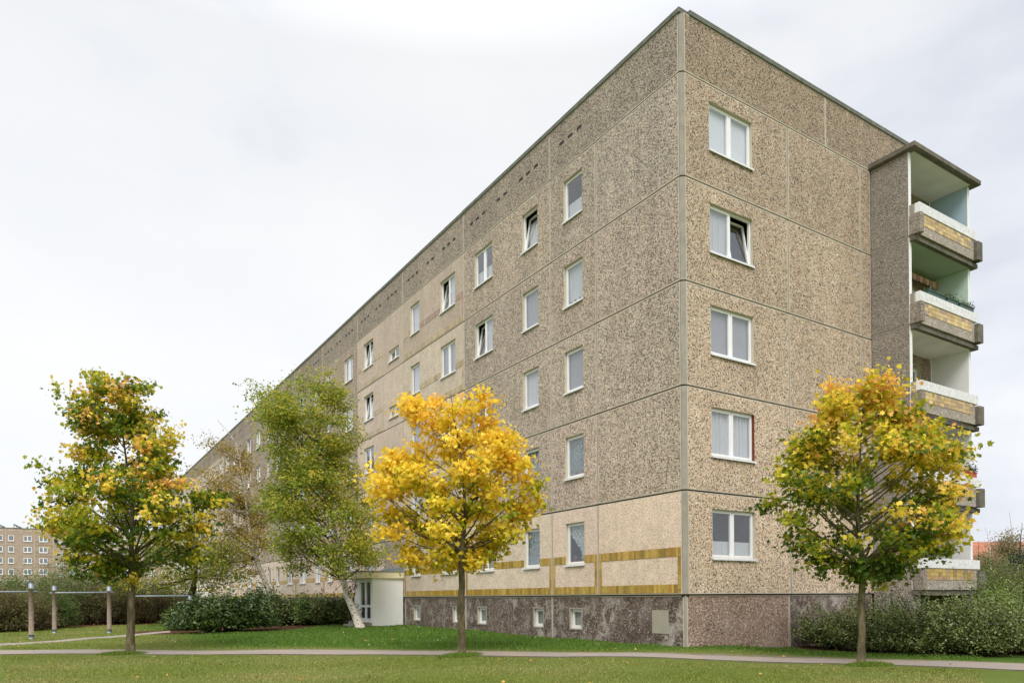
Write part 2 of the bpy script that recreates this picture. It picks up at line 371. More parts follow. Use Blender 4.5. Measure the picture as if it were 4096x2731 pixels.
def pdist(X, Y, pl):
    d = np.full(np.shape(X), 1e9)
    for a, b in zip(pl[:-1], pl[1:]):
        ab = b-a; t = np.clip(((X-a[0])*ab[0]+(Y-a[1])*ab[1])/(ab@ab), 0, 1)
        d = np.minimum(d, np.hypot(X-a[0]-t*ab[0], Y-a[1]-t*ab[1]))
    return d
_w1 = np.linalg.norm(P1[0]-P1[1], axis=1)
W1H = 0.62
# ------------------------------------------------------------------ ground
def axis(lo, hi, st, far):
    a = list(np.arange(lo, hi, st)); x = hi; s = st
    while x < far: a.append(x); s *= 1.35; x += s
    x = lo; s = st; pre = []
    while x > -far: s *= 1.35; x -= s; pre.append(x)
    return np.array(sorted(pre)+a)
gx = axis(-24, 12, .22, 3000); gy = axis(-14, 36, .22, 3000)
GX, GY = np.meshgrid(gx, gy, indexing='ij')
d1 = pdist(GX, GY, CL[0][0]); d2 = pdist(GX, GY, CL[1][0])
# which side of path 1: towards the house
pc = CL[0][0]
def side(X, Y):
    """distance towards the house beyond the footpath, signed"""
    o = np.argsort(pc[:, 0]); yy = np.interp(X, pc[o, 0], pc[o, 1]); return Y-yy
dirt = np.clip(1-(d1-.75)/.55, 0, 1)*np.where(side(GX, GY) > 0, .62, .25)
dirt = np.maximum(dirt, np.clip(1-(d2-.3)/.5, 0, 1)*.35)
lush = S((side(GX, GY)-1.2)/1.5)*S((GX+11.5)/3)*S((60-GY)/20)
SHR = []   # filled below: (x, y, r) of shrub beds
BED = [(-9.0, 21.5, 2.6), (-6, 21.0, 2.8), (-4.0, 23.0, 2.0), (-1.6, 26.5, 2.2), (-1, 23.5, 1.4), (5.2, -1.2, 1.6), (6.5, -2.2, 1.8), (7, -3.2, 2.2), (9, -4, 3.0), (12, -5, 4), (15, -6, 5), (5, -2.4, 1.0), (-1, 30, 3)]
def bedmask(X, Y):
    m = np.zeros(np.shape(X))
    for x, y, r in BED: m = np.maximum(m, np.clip((r-np.hypot(X-x, Y-y))/.5, 0, 1))
    return m
def hedgeline(X, Y):
    o = np.array([ghit(-60, 1457)[:2], ghit(0, 1450)[:2], ghit(130, 1441)[:2], ghit(200, 1438)[:2], ghit(300, 1434)[:2], ghit(395, 1430)[:2], ghit(450, 1426)[:2]])
    yy = np.interp(X, o[:, 0], o[:, 1]); return np.clip((Y-yy)/.6+.6, 0, 1)*np.where((X < -6) & (X > -40), 1, 0)*np.where(Y < 70, 1, 0)
bed = np.maximum(bedmask(GX, GY), hedgeline(GX, GY)); lush = lush*(1-bed)
V = np.stack([GX, GY, gz(GX, GY)], -1).reshape(-1, 3); nx, ny = GX.shape
idx = np.arange(nx*ny).reshape(nx, ny)
F = np.stack([idx[:-1, :-1], idx[1:, :-1], idx[1:, 1:], idx[:-1, 1:]], -1).reshape(-1, 4)
me = bpy.data.meshes.new('ground'); me.from_pydata(V.tolist(), [], F.tolist())
at = me.color_attributes.new('Col', 'FLOAT_COLOR', 'POINT')
at.data.foreach_set('color', np.stack([dirt, lush, bed, np.ones_like(bed)], -1).reshape(-1, 4).astype(np.float32).ravel())
me.polygons.foreach_set('use_smooth', [True]*len(F)); me.materials.append(m_lawn); me.update()
tag(link(bpy.data.objects.new('ground', me)), 'flat mown lawn around the block of flats', 'lawn', kind='structure')

# ------------------------------------------------------------------ the block of flats
H = 2.8
BLD = empty('apartment_building', (6, 48, -1.4)); BLD['_flat'] = 1
tag(BLD, 'long five storey prefabricated block of flats in brown pebble concrete, its gable towards us', 'building')
LONG = lambda s, d, z: (-d, s, z)      # along the long facade, d outwards
GAB = lambda s, d, z: (s, -d, z)       # along the gable
def panel(name, frame, s0, s1, z0, z1, mats, holes=(), margin=0.03, tone=(1, 1, 1), thick=0.2, d0=0.0, mb=None, outline=True):
    """concrete wall panel with openings, a bare rim round its edge; mats = (face, rim)"""
    own = mb is None
    if own: mb = MB(frame)
    else: mb.frame = frame
    xs = sorted({s0, s1, s0+margin, s1-margin, *[h[0] for h in holes], *[h[1] for h in holes]})
    zs = sorted({z0, z1, z0+margin*.8, z1-margin*.8, *[h[2] for h in holes], *[h[3] for h in holes]})
    inh = lambda a, b: any(h[0]-1e-6 < a < h[1]+1e-6 and h[2]-1e-6 < b < h[3]+1e-6 for h in holes)
    flip = frame is LONG
    for i in range(len(xs)-1):
        for j in range(len(zs)-1):
            a, b, c, e = xs[i], xs[i+1], zs[j], zs[j+1]
            if inh((a+b)/2, (c+e)/2): continue
            rim = i == 0 or i == len(xs)-2 or j == 0 or j == len(zs)-2
            q = [(a, d0, c), (b, d0, c), (b, d0, e), (a, d0, e)]
            mb.face(q[::-1] if flip else q, 1 if rim else 0)
    dd = d0-thick
    def side_q(p, q2, m): 
        mb.face([(p[0], d0, p[1]), (q2[0], d0, q2[1]), (q2[0], dd, q2[1]), (p[0], dd, p[1])], m)
    side_q((s0, z0), (s1, z0), 1); side_q((s1, z0), (s1, z1), 1); side_q((s1, z1), (s0, z1), 1); side_q((s0, z1), (s0, z0), 1)
    for h in holes:
        side_q((h[0], h[2]), (h[1], h[2]), 1); side_q((h[1], h[2]), (h[1], h[3]), 1); side_q((h[1], h[3]), (h[0], h[3]), 1); side_q((h[0], h[3]), (h[0], h[2]), 1)
    if own:
        o = mb.build(name, list(mats), BLD); o.color = (*tone, 1); return o
def tiles(mb, s0, s1, z0, z1, vertical, r, pal, wt=0.105, d=0.0):
    """one run of glazed tiles; holes are handled by the caller"""
    if vertical:      # one column of flat tiles lying on each other
        n = max(1, round((z1-z0)/.25)); st = (z1-z0)/n
        for i in range(n):
            c = pal[r.integers(len(pal))]*(0.85+.3*r.random())
            mb.box(s0+.003, s1-.003, d, d+.007, z0+i*st+.004, z0+(i+1)*st-.004, 0, tuple(c))
    else:
        x = s0
        while x < s1-.02:
            wd = min(wt*(0.62 if r.random() < .35 else 1.0), s1-x)
            if s1-x-wd < .03: wd = s1-x
            c = pal[r.integers(len(pal))]*(0.82+.34*r.random())
            mb.box(x+.004, x+wd-.004, d, d+.007, z0+.003, z1-.003, 0, tuple(c)); x += wd
PAL = [np.array(srgb(*c)) for c in ((190, 158, 66), (180, 146, 58), (198, 166, 82), (158, 130, 52), (184, 142, 64), (192, 162, 74))]
PALE = [np.array(srgb(*c)) for c in ((188, 168, 124), (178, 158, 118), (192, 172, 134), (172, 150, 112))]
PRED = [np.array(srgb(*c)) for c in ((170, 138, 118), (178, 152, 126), (162, 132, 114))]
m_grout = simple('tile_grout', srgb(180, 160, 138), .9, .1, 5)
rt = np.random.default_rng(5)
def band(frame, s0, s1, zb, holes, pal, pal2=None, mb=None, name='tile_band'):
    own = mb is None
    if own: mb = MB(frame)
    lo, hi = (zb+.035, zb+.275), (zb+1.02, zb+1.27)
    def strip(a, b, z0, z1, v, p):
        mb.box(a, b, .001, .003, z0, z1, 1, (.5, .5, .5)); tiles(mb, a, b, z0, z1, v, rt, p, d=.003)
    e = .035
    strip(s0+e, s1-e, lo[0], lo[1], False, pal)
    cuts = sorted([(h[0], h[1]) for h in holes if h[2] < zb+1.2 and h[3] > zb+1.05])
    x = s0+e
    for a, b in cuts+[(s1-e, s1)]:
        if a-x > .06: strip(x, a, hi[0], hi[1], False, pal2 if (pal2 and x < s0+2.5) else pal)
        x = b
    strip(s0+e, s0+e+.12, lo[1], hi[0], True, pal2 or pal); strip(s1-e-.12, s1-e, lo[1], hi[0], True, pal)
    if own: return mb.build(name, [m_tile, m_grout], BLD)

# --- window kit (local: x along the wall seen from outside, y inwards, z up)
def frame_mb(w_, h_, bars, t=.055, y0=.09, y1=.15):
    mb = MB(); mb.box(0, w_, y0, y1, 0, t); mb.box(0, w_, y0, y1, h_-t, h_); mb.box(0, t, y0, y1, t, h_-t); mb.box(w_-t, w_, y0, y1, t, h_-t)
    for b in bars: mb.box(b-.035, b+.035, y0+.002, y1, t, h_-t)
    return mb
def sash_mb(x0, x1, z0, z1, t=.05, y0=.078, y1=.135):
    """leaf frame; its mesh origin sits at the bottom rail so it can tilt"""
    mb = MB(); a, c = x1-x0, z1-z0
    mb.box(0, a, 0, y1-y0, 0, t); mb.box(0, a, 0, y1-y0, c-t, c); mb.box(0, t, 0, y1-y0, t, c-t); mb.box(a-t, a, 0, y1-y0, t, c-t)
    return mb
def curtain_mb(x0, x1, z0, z1, amp=.02, waves=9, y=.18, scallop=0, diag=0):
    mb = MB(); n = max(24, int(waves*6)); pts = []
    for i in range(n+1):
        t = i/n; x = x0+(x1-x0)*t; yy = y+amp*math.sin(t*waves*2*math.pi)+amp*.4*math.sin(t*waves*4.3)
        zb = z0+scallop*abs(math.sin(t*math.pi*4)) + diag*(t if t > .35 else t*.2)*(z1-z0)
        pts.append((x, yy, zb))
    for p, q in zip(pts[:-1], pts[1:]): mb.face([p, q, (q[0], q[1], z1), (p[0], p[1], z1)])
    return mb
MC = {}
def cached(key, fn):
    if key not in MC: MC[key] = fn()
    return MC[key]
WB = {}
def window(frame, s0, s1, z0, z1, kind='net', leaves=1, tilt=(), name='window', parent=None, sill=True, label=None, d=0.0, rust=False):
    w_, h_ = round(s1-s0, 3), round(z1-z0, 3)
    if frame is LONG: loc, rz = (-d, s1, z0), -math.pi/2
    else: loc, rz = (s0, -d, z0), 0
    bars = [w_/2] if leaves == 2 else []
    me = cached(('f', w_, h_, leaves), lambda: frame_mb(w_, h_, bars).mesh('window', [m_white]))
    o = bpy.data.objects.new(name, me); o.location = loc; o.rotation_euler = (0, 0, rz)
    COL.objects.link(o); o.parent = BLD; o.matrix_parent_inverse = Matrix.Translation(-BLD.location)
    if label: o['label'] = label
    def sub(nm, mesh, loc=(0, 0, 0), rx=0):
        c = bpy.data.objects.new(nm, mesh); c.location = loc; c.rotation_euler = (rx, 0, 0); COL.objects.link(c); c.parent = o; return c
    t = .045
    cells = [(t, w_-t)] if leaves == 1 else [(t, w_/2-.03), (w_/2+.03, w_-t)]
    for i, (a, b) in enumerate(cells):
        tl = i in tilt
        sm = cached(('s', round(b-a, 3), h_), lambda: sash_mb(a, b, t, h_-t).mesh('sash', [m_white]))
        lw, lh = b-a, h_-2*t
        def pane():
            m2 = MB(); m2.box(.045, lw-.045, .02, .026, .045, lh-.045); return m2.mesh('pane', [m_glass])
        pm = cached(('p', round(lw, 3), h_), pane)
        rx = -math.radians(10) if tl else 0
        sub('sash', sm, (a, .078, t), rx); sub('pane', pm, (a, .078, t), rx)
    if sill:
        def sl():
            m2 = MB(); m2.box(-.02, w_+.02, -.05, .09, -.03, -.004); m2.box(-.02, w_+.02, -.058, -.05, -.055, -.004); return m2.mesh('sill', [m_sill])
        sub('sill', cached(('sl', w_), sl))
    if rust:
        m2 = MB(); m2.box(w_-.004, w_-.001, .0, .09, 0.002, h_-.002); sub('reveal', m2.mesh('reveal', [m_rust]))
    x0, x1 = .03, w_-.03
    C = lambda key, fn, mat: cached(('c', key, w_, h_), lambda: fn().mesh('curtain', [mat]))
    if tilt and leaves == 2 and kind == 'net' and len(tilt) == 1:
        a_, b_ = cells[1-tilt[0]]; sub('curtain', cached(('ct', tilt[0], w_), lambda: curtain_mb(a_, b_, .02, h_-.02, .02, 6*w_).mesh('curtain', [m_net])))
    elif tilt and kind == 'net': sub('curtain', cached(('cb', w_), lambda: curtain_mb(x0, x1, .02, h_*.8, .02, 8*w_, y=.32).mesh('curtain', [m_net])))
    elif kind == 'net': sub('curtain', C('net', lambda: curtain_mb(x0, x1, .02, h_-.02, .022, 9*w_), m_net))
    elif kind == 'scallop': sub('curtain', C('sc', lambda: curtain_mb(x0, x1, .14, h_-.02, .014, 8*w_, scallop=.07), m_net))
    elif kind == 'pleat': sub('curtain', C('pl', lambda: curtain_mb(x0, x1, .02, h_-.02, .035, 7*w_), m_net))
    elif kind == 'blind': sub('curtain', C('bl', lambda: curtain_mb(x0, x1, .02, h_-.02, .0, 1), m_blind))
    elif kind == 'wblind': sub('curtain', C('wb', lambda: curtain_mb(x0, x1, .02, h_-.02, .0, 1), m_wblind))
    elif kind == 'half':
        sub('curtain', C('hf', lambda: curtain_mb(x0, x1, .03, h_*.36, .016, 11*w_), m_net))
    elif kind == 'lace': sub('curtain', C('lc', lambda: curtain_mb(x0, x1, .08, h_-.02, .02, 8*w_), m_bluenet))
    elif kind == 'drape': sub('curtain', C('dr', lambda: curtain_mb(x1, x0, .1, h_-.02, .02, 7*w_, diag=.75), m_lace))
    elif kind == 'louvre':
        def lv():
            m2 = MB(); n = int(h_/.07)
            for i in range(n): m2.box(x0, x1, .2, .23, .03+i*.07, .03+i*.07+.045)
            return m2
        sub('blind', C('lv', lv, m_blind))
    elif kind == 'lowscreen': sub('curtain', C('ls', lambda: curtain_mb(x0, x1, .02, h_*.45, .01, 6), m_net))
    return o

seams = [.115, 3.6, 6, 12, 18, 20.4, 24, 30, 36, 42, 48, 54, 60, 66, 68.4, 72, 78, 84, 90, 96]
wins = [(4.27, 5.24, 1), (6.73, 7.70, 1), (9.75, 11.10, 2), (12.74, 14.09, 2), (16.17, 17.14, 1), (21.74, 23.09, 2), (24.76, 26.11, 2), (28.27, 29.24, 1), (30.68, 31.65, 1),
        (33.77, 35.12, 2), (36.74, 38.09, 2), (40.15, 41.12, 1), (42.68, 43.65, 1), (45.70, 47.05, 2), (48.95, 50.30, 2), (52.38, 53.35, 1), (54.84, 55.81, 1), (57.76, 59.11, 2),
        (60.75, 62.10, 2), (64.30, 65.27, 1), (69.75, 71.10, 2), (72.76, 74.11, 2), (76.27, 77.24, 1), (78.68, 79.65, 1), (81.77, 83.12, 2), (84.74, 86.09, 2), (88.15, 89.12, 1), (90.68, 91.65, 1), (93.7, 95.05, 2)]
ZS, ZH = 1.0, 2.35
kinds = {(0, 4): 'lowscreen', (0, 3): 'scallop', (0, 2): 'blind', (0, 1): 'lace', (0, 0): 'drape', (1, 4): 'tiltnet', (1, 3): 'blind', (1, 2): 'net', (1, 1): 'lace', (1, 0): 'lace',
         (2, 4): 'lowscreen', (2, 3): 'tiltnet', (2, 2): 'blind', (2, 1): 'net', (2, 0): 'net', (3, 4): 'tiltnet', (3, 3): 'blind', (3, 2): 'dark', (3, 1): 'net', (3, 0): 'louvre',
         (4, 4): 'net', (4, 3): 'net', (4, 2): 'blind', (4, 1): 'net', (4, 0): 'dark', (5, 4): 'tiltdark', (5, 3): 'tiltnet', (5, 2): 'dark', (5, 1): 'net', (5, 0): 'net'}
rk = np.random.default_rng(21)
stairs = (18, 66)
far = MB(); farw = MB(LONG); farg = MB(LONG); fart = MB(LONG)
for i in range(len(seams)-1):
    s0, s1 = seams[i], seams[i+1]; isst = round(s0) in stairs
    for k in range(5):
        z0, z1 = k*H, (k+1)*H
        light = (k == 0 and not (isst and s0 < 30)) or (s0 in (12, 18, 20.4) and k > 0) or (s0 in (60, 66, 68.4) and k > 0)
        holes = [(a, b, z0+ZS, z0+ZH) for a, b, l in wins if s0 < a < s1]
        if isst and k > 0: holes = [(s0+.47, s0+1.72, z0+.46, z0+1.02)]
        if isst and k == 0: holes = []
        mats = (m_light, m_margin_l) if light else (m_dark, m_margin)
        base = [1.12, 1.22, 1.17, 1.12, 1.06][k]  # tone by floor: weathering, with some of the light painted in
        if light and k > 0: base *= .82 if k < 4 else .76
        if not light and s0 >= 24: base *= .94
        tn = base*(1+.12*(rk.random()-.5)); tint = (tn*(1.02+.015*rk.standard_normal()), tn*.985, tn*(.95+.015*rk.standard_normal()))
        if k == 0 and light: tint = tuple(t/1.12*1.07 for t in tint)
        hasb = light and not isst
        g0 = s0+(.018 if s0 > .2 else 0); g1 = s1-.018
        if s0 < 66:
            panel('wall_panel', LONG, g0, g1, z0+.02, z1-.026, mats, holes, .03, tint)
            if hasb: band(LONG, g0, g1, z0+.014, holes, PAL if k == 0 else PALE, PRED if (k == 4 and s0 == 12) else None)
        else:
            panel('x', LONG, g0, g1, z0+.02, z1-.026, mats, holes, .03, mb=far)
            far.m[-0:] = far.m[-0:]
            if hasb: band(LONG, g0, g1, z0+.014, holes, PAL if k == 0 else PALE, mb=fart)
o = far.build('far_wall_panels', [m_light, m_margin_l], BLD); o['kind'] = 'stuff'; o.color = (.86, .84, .82, 1)
o = fart.build('far_tile_band', [m_tile, m_grout], BLD); o['kind'] = 'stuff'
for wi, (a, b, l) in enumerate(wins):
    for k in range(5):
        if a < 60.0:
            kd = kinds.get((wi, k)) or str(rk.choice(['net', 'wblind', 'scallop', 'blind', 'dark', 'tiltnet', 'pleat', 'lowscreen', 'dark']))
            tl = ()
            if kd.startswith('tilt'): tl = (0,); kd = {'tiltnet': 'net', 'tiltdark': 'dark'}[kd]
            if (wi, k) in ((5, 4), (5, 3)): tl = (0, 1)
            lab = {(0, 0): 'ground floor window with a draped lace curtain', (0, 1): 'window with a bluish lace curtain and flowers', (1, 4): 'window tilted open under the roof', (3, 0): 'ground floor window with a slatted blind'}.get((wi, k))
            window(LONG, a, b, k*H+ZS, k*H+ZH, kd, l, tl, label=lab)
        else:
            farw.frame = LONG; d = -.09
            for (p, q, r_, t_) in ((a, b, k*H+ZS, k*H+ZS+.1), (a, b, k*H+ZH-.1, k*H+ZH), (a, a+.1, k*H+ZS, k*H+ZH), (b-.1, b, k*H+ZS, k*H+ZH)):
                farw.box(p, q, d-.06, d, r_, t_)
            if l == 2: farw.box((a+b)/2-.07, (a+b)/2+.07, d-.06, d+.002, k*H+ZS+.1, k*H+ZH-.1)
            farw.box(a-.02, b+.02, -.09, .05, k*H+ZS-.03, k*H+ZS-.004)
            farw.box(a+.1, b-.1, -.25, -.24, k*H+ZS+.1, k*H+ZH-.1)
o = farw.build('far_windows', [m_white], BLD); o['kind'] = 'stuff'
for s0 in stairs:
    for k in range(1, 5): window(LONG, s0+.47, s0+1.72, k*H+.46, k*H+1.02, 'dark', 2, (0,) if k == 4 else (), name='stair_window')
# gable panels and windows
gse = [.115, 4.44, 8.16, 8.74]
for k in range(5):
    z0, z1 = k*H, (k+1)*H
    for i in range(3):
        holes = [(1.05, 2.83, z0+ZS, z0+ZH)] if i == 0 else []
        tn = [1.22, 1.12, 1.04, .96, .86][k]*(1+.05*(rk.random()-.5))  # gable darkens upwards: weathering plus light gradient put into the panel colour
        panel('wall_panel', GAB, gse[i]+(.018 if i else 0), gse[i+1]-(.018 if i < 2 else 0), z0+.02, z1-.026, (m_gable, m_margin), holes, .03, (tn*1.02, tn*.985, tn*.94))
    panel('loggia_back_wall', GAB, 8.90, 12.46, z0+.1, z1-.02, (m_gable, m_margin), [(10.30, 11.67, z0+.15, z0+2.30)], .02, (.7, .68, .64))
    window(GAB, 1.05, 2.83, z0+ZS, z0+ZH, ['half', 'pleat', 'blind', 'net', 'wblind'][k], 2, (1,) if k == 3 else (), rust=(k == 1),
           label=['gable window with a short café curtain', 'gable window with pleated curtains and a rust red reveal', 'gable window with a grey screen', 'gable window with its right leaf tilted open', 'top gable window with a white blind drawn'][k].replace('é', 'e'))
    window(GAB, 10.30, 11.67, z0+.15, z0+2.30, 'net', 2, name='balcony_door', sill=False)
# parapet
pse = [.115, 6, 12, 18, 24, 30, 36, 42, 48, 54, 60, 66, 72, 78, 84, 90, 96]
PT = 15.57; vents = []
vrel = [.68, 1.16, 1.62, 2.68, 3.16, 4.26, 4.74, 5.20]
for i in range(len(pse)-1):
    s0, s1 = pse[i], pse[i+1]; b0 = 0 if i == 0 else s0
    hs = [(b0+r, b0+r+.25, 14.83, 14.94) for r in (vrel if i else vrel[5:])]
    tn = .86*(1+.06*(rk.random()-.5))
    vents += [(h[0], h[1]) for h in hs]
    panel('parapet_panel', LONG, s0+(.014 if i else 0), s1-.014, 14.014, PT, (m_dark, m_margin), hs, .03, (tn, tn*.98, tn*.95))
vm = MB(); vm.box(.002, .10, 0.0, .246, .002, .105); vmesh = vm.mesh('vent_slot', [m_inner]); vr = MB(LONG)  # dark boxes fill the vent holes, painting in the shade inside them
for i, (a, b) in enumerate(vents):
    if i < 96:
        o = bpy.data.objects.new('vent_slot', vmesh); o.location = (0, a+.002, 14.832); COL.objects.link(o); o.parent = BLD; o.matrix_parent_inverse = Matrix.Translation(-BLD.location)
    else: vr.box(a+.002, b-.002, -.10, -.03, 14.853, 14.923)
vr.build('far_vent_slots', m_inner, BLD)['kind'] = 'stuff'
for s0, s1 in ((.115, 6.32), (6.336, 12.5)):
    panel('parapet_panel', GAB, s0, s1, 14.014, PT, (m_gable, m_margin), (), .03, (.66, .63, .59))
# plinth
pl = [.115, 6.1, 12.1, 18.0, 20.4, 30, 42, 54, 66, 68.4, 84, 96]
cell = [(4.52, 5.10), (6.64, 7.20), (10.48, 11.11), (12.68, 13.20), (16.41, 17.07), (22.0, 22.6), (28.3, 28.9), (34, 34.6), (40.2, 40.8)]
for i in range(len(pl)-1):
    s0, s1 = pl[i], pl[i+1]
    hs = [(a, b, -1.05, -.43) for a, b in cell if s0 < a < s1]
    panel('plinth_panel', LONG, s0+(.012 if i else 0), s1-.012, -2.0, -.016, (m_plinth, m_margin), hs, .035, (1, 1, 1), d0=-.06)
for a, b in cell:
    o = window(LONG, a, b, -1.05, -.43, 'none', 1, name='cellar_window', sill=False, d=-.06)
    mb = MB(); mb.box(.05, b-a-.05, .16, .17, .05, .57); c = bpy.data.objects.new('louvre', mb.mesh('louvre', [m_louvre])); COL.objects.link(c); c.parent = o
    mb = MB(LONG); t = .05
    mb.box(a-t, b+t, -.062, -.045, -1.05-t, -1.05); mb.box(a-t, b+t, -.062, -.045, -.43, -.43+t); mb.box(a-t, a, -.062, -.045, -1.05, -.43); mb.box(b, b+t, -.062, -.045, -1.05, -.43)
    mb.build('cellar_window_surround', m_conc, BLD)
for s0, s1, m in ((.115, 4.40, m_plinth2), (4.425, 8.74, m_plinth)):
    panel('plinth_panel', GAB, s0, s1, -2.0, -.016, (m, m_margin), (), .035, (1, 1, 1), d0=-.06)
mb = MB(LONG); mb.box(.68, 1.31, -.062, -.04, -1.07, -.42); mb.box(.70, .82, -.041, -.035, -1.22, -1.12, 0)
mb.build('cover_plate', m_panelpatch, BLD)
# chamfered corner strips, one per storey
cm = .115
for k in range(-1, 6):
    z0 = k*H+.02 if k >= 0 else -2.0; z1 = (k+1)*H-.022 if k < 5 else PT
    off = .06 if k < 0 else 0
    mb = MB(); mb.prism([(off, cm+off), (cm+off, off), (cm+.12, off), (cm+.12, .3), (.3, .3), (.3, cm+.12), (off, cm+.12)][:0] or [(off+.004, cm-.022), (cm-.003, off), (cm-.003, cm-.003), (off+.1, cm-.003), (off+.06, cm-.022)], z0, z1)
    mb.build('corner_strip', m_conc, BLD)
# joint fillers behind the gaps
mb = MB(LONG)
for k in range(0, 6): mb.box(.05, 96, -.19, -.11, k*H-.05, k*H+.05)
mb.build('horizontal_joint', m_joint, BLD)
mb = MB(GAB)
for k in range(0, 6): mb.box(.05, 12.5, -.19, -.11, k*H-.05, k*H+.05)
mb.build('horizontal_joint', m_joint, BLD)
mb = MB(LONG)
for s_ in seams[1:-1]: mb.box(s_-.03, s_+.03, -.18, -.022, 0.02, 13.98)
for s_ in pse[1:-1]: mb.box(s_-.02, s_+.02, -.18, -.012, 14.02, PT)
for s_ in pl[1:-1]: mb.box(s_-.03, s_+.03, -.2, -.07, -2, -.02)
mb.build('vertical_joint', m_seal, BLD)
mb = MB(GAB)
for s_ in gse[1:3]: mb.box(s_-.03, s_+.03, -.18, -.022, 0.02, 13.98)
mb.box(6.31, 6.345, -.18, -.012, 14.02, PT); mb.box(4.39, 4.44, -.2, -.07, -2, -.02)
mb.build('vertical_joint', m_seal, BLD)
# roof edge: coping with irregular lengths
def coping(frame, a0, a1, nm):
    mb = MB(frame); x = a0; r = np.random.default_rng(9)
    while x < a1:
        e = min(a1, x+3.0); dz = (r.random()-.5)*.012
        mb.box(x+.004, e-.004, -.30, .035+(r.random()-.5)*.006, PT+dz, PT+.13+dz); x = e
    return mb.build(nm, m_coping, BLD)
coping(LONG, .04, 96, 'roof_coping'); coping(GAB, .302, 12.55, 'roof_coping')
mb = MB(); mb.box(.3, 12.5, .3, 96, 15.2, 15.3); mb.build('roof', m_coping, BLD)
mb = MB(); mb.box(.55, 12.3, .55, 95.8, -2, 15.2); mb.build('interior', m_inner, BLD)
mb = MB(); mb.box(12.32, 12.5, .25, 96, -2, PT); mb.box(.2, 12.5, 95.82, 96, -2, PT); mb.build('rear_wall', m_dark, BLD)
# small square sticker on the last tile of the corner
mb = MB(LONG); mb.box(.165, .225, .0125, .0135, .10, .15); mb.box(.178, .212, .0137, .0141, .118, .128, 1)
mb.build('sticker', [m_black, m_white], BLD)

# --- porches
def porch(y0, near):
    P = MB(); P.box(-1.55, -.003, y0, y0+.16, -1.6, .90); P.box(-1.55, -.003, y0+2.22, y0+2.38, -1.6, .9)
    P.box(-1.55, -1.40, y0+.16, y0+.22, -1.6, .9); P.box(-1.55, -1.40, y0+1.62, y0+2.22, -1.6, .9); P.box(-1.55, -1.4, y0+.22, y0+1.62, .82, .9)
    o = P.build('porch', m_render, BLD)
    o['label'] = 'white rendered entrance porch with a cream flat canopy' + (' nearest to us' if near else ' far down the block')
    def sub(mb, nm, m):
        c = bpy.data.objects.new(nm, mb.mesh(nm, m)); COL.objects.link(c); c.parent = o
        return c
    c = MB(); c.box(-2.11, -.003, y0-.10, y0+3.3, .905, 1.19); sub(c, 'canopy', [m_cream])
    c = MB(); c.box(-2.13, -.003, y0-.12, y0+3.32, 1.19, 1.25); c.box(-.10, -.004, y0-.12, y0+2.4, 1.25, 1.42); sub(c, 'roof_trim', [m_zinc])
    c = MB(); c.box(-2.3, -1.56, y0+.1, y0+1.9, -1.6, -1.27); c.box(-2.05, -1.56, y0+.1, y0+1.9, -1.27, -1.17); sub(c, 'step', [m_conc])
    # double door: narrow white leaves with tall glass
    c = MB(); g = MB(); yy0, yy1, zb, zt = y0+.22, y0+1.62, -1.12, .82
    mid = (yy0+yy1)/2
    for a, b in ((yy0, mid-.005), (mid+.005, yy1)):
        for (p, q, r_, t_) in ((a, a+.09, zb, zt), (b-.09, b, zb, zt), (a+.09, b-.09, zb, zb+.14), (a+.09, b-.09, zt-.09, zt), (a+.09, b-.09, -.46, -.35)):
            c.box(-1.53, -1.47, p, q, r_, t_)
        g.box(-1.505, -1.495, a+.09, b-.09, zb+.14, -.46); g.box(-1.505, -1.495, a+.09, b-.09, -.35, zt-.09)
    c.box(-1.56, -1.42, yy0, yy1, -1.17, -1.121)
    sub(c, 'door', [m_white]); sub(g, 'door_glass', [m_glass])
    h = MB(); h.box(-1.60, -1.575, mid-.05, mid-.03, -.35, -.15); h.box(-1.575, -1.53, mid-.05, mid-.03, -.34, -.32); h.box(-1.575, -1.53, mid-.05, mid-.03, -.18, -.16); sub(h, 'door_handle', [m_steel])
    h = MB(); h.box(-1.3, -.1, y0+.25, y0+2.1, -1.5, -1.45); h.box(-.12, -.06, y0+.25, y0+2.1, -1.45, .85); sub(h, 'vestibule', [m_conc])
    return o
porch(18.16, True); porch(66.0, False)

# --- balcony tower at the right end of the gable
TX0, TX1, TY = 8.76, 12.60, 1.25
TW = lambda s, d, z: (TX0-d, -s, z)
mb = MB()
for k in range(5):
    t = MB(lambda s, d, z: (s, d, z))
    z0, z1 = k*H+.13, (k+1)*H+.09
    if k == 4: z1 = 14.02
    if k == 0: z0 = .13
    t.box(TX0, TX0+.14, -TY+.012, -.004, z0, z1-.03)
    o = t.build('balcony_side_wall', m_tower, BLD); tn = [1.12, 1.0, .95, .92, .90][k]; o.color = (tn, tn, tn, 1)
    mp_ = m_paint_w if k < 3 else (m_paint_g if k == 3 else m_paint_b)
    t = MB(); t.box(TX0+.141, TX0+.146, -TY, -.006, z0, z1-.05); t.build('balcony_inner_wall', mp_, BLD)
    t = MB(); t.box(TX1-.14, TX1, -TY, -.004, z0, z1-.03); t.build('balcony_inner_wall', mp_, BLD)
    # edge of the right hand wall stays white
    t = MB(); t.box(TX1-.139, TX1+.001, -TY-.006, -TY-.001, z0, z1-.03); t.build('balcony_wall_edge', m_paint_w, BLD)
    t = MB(); t.box(TX0-.001, TX0+.13, -TY-.006, -TY+.01, z0, z1-.03); t.build('balcony_wall_edge', m_paint_w, BLD)
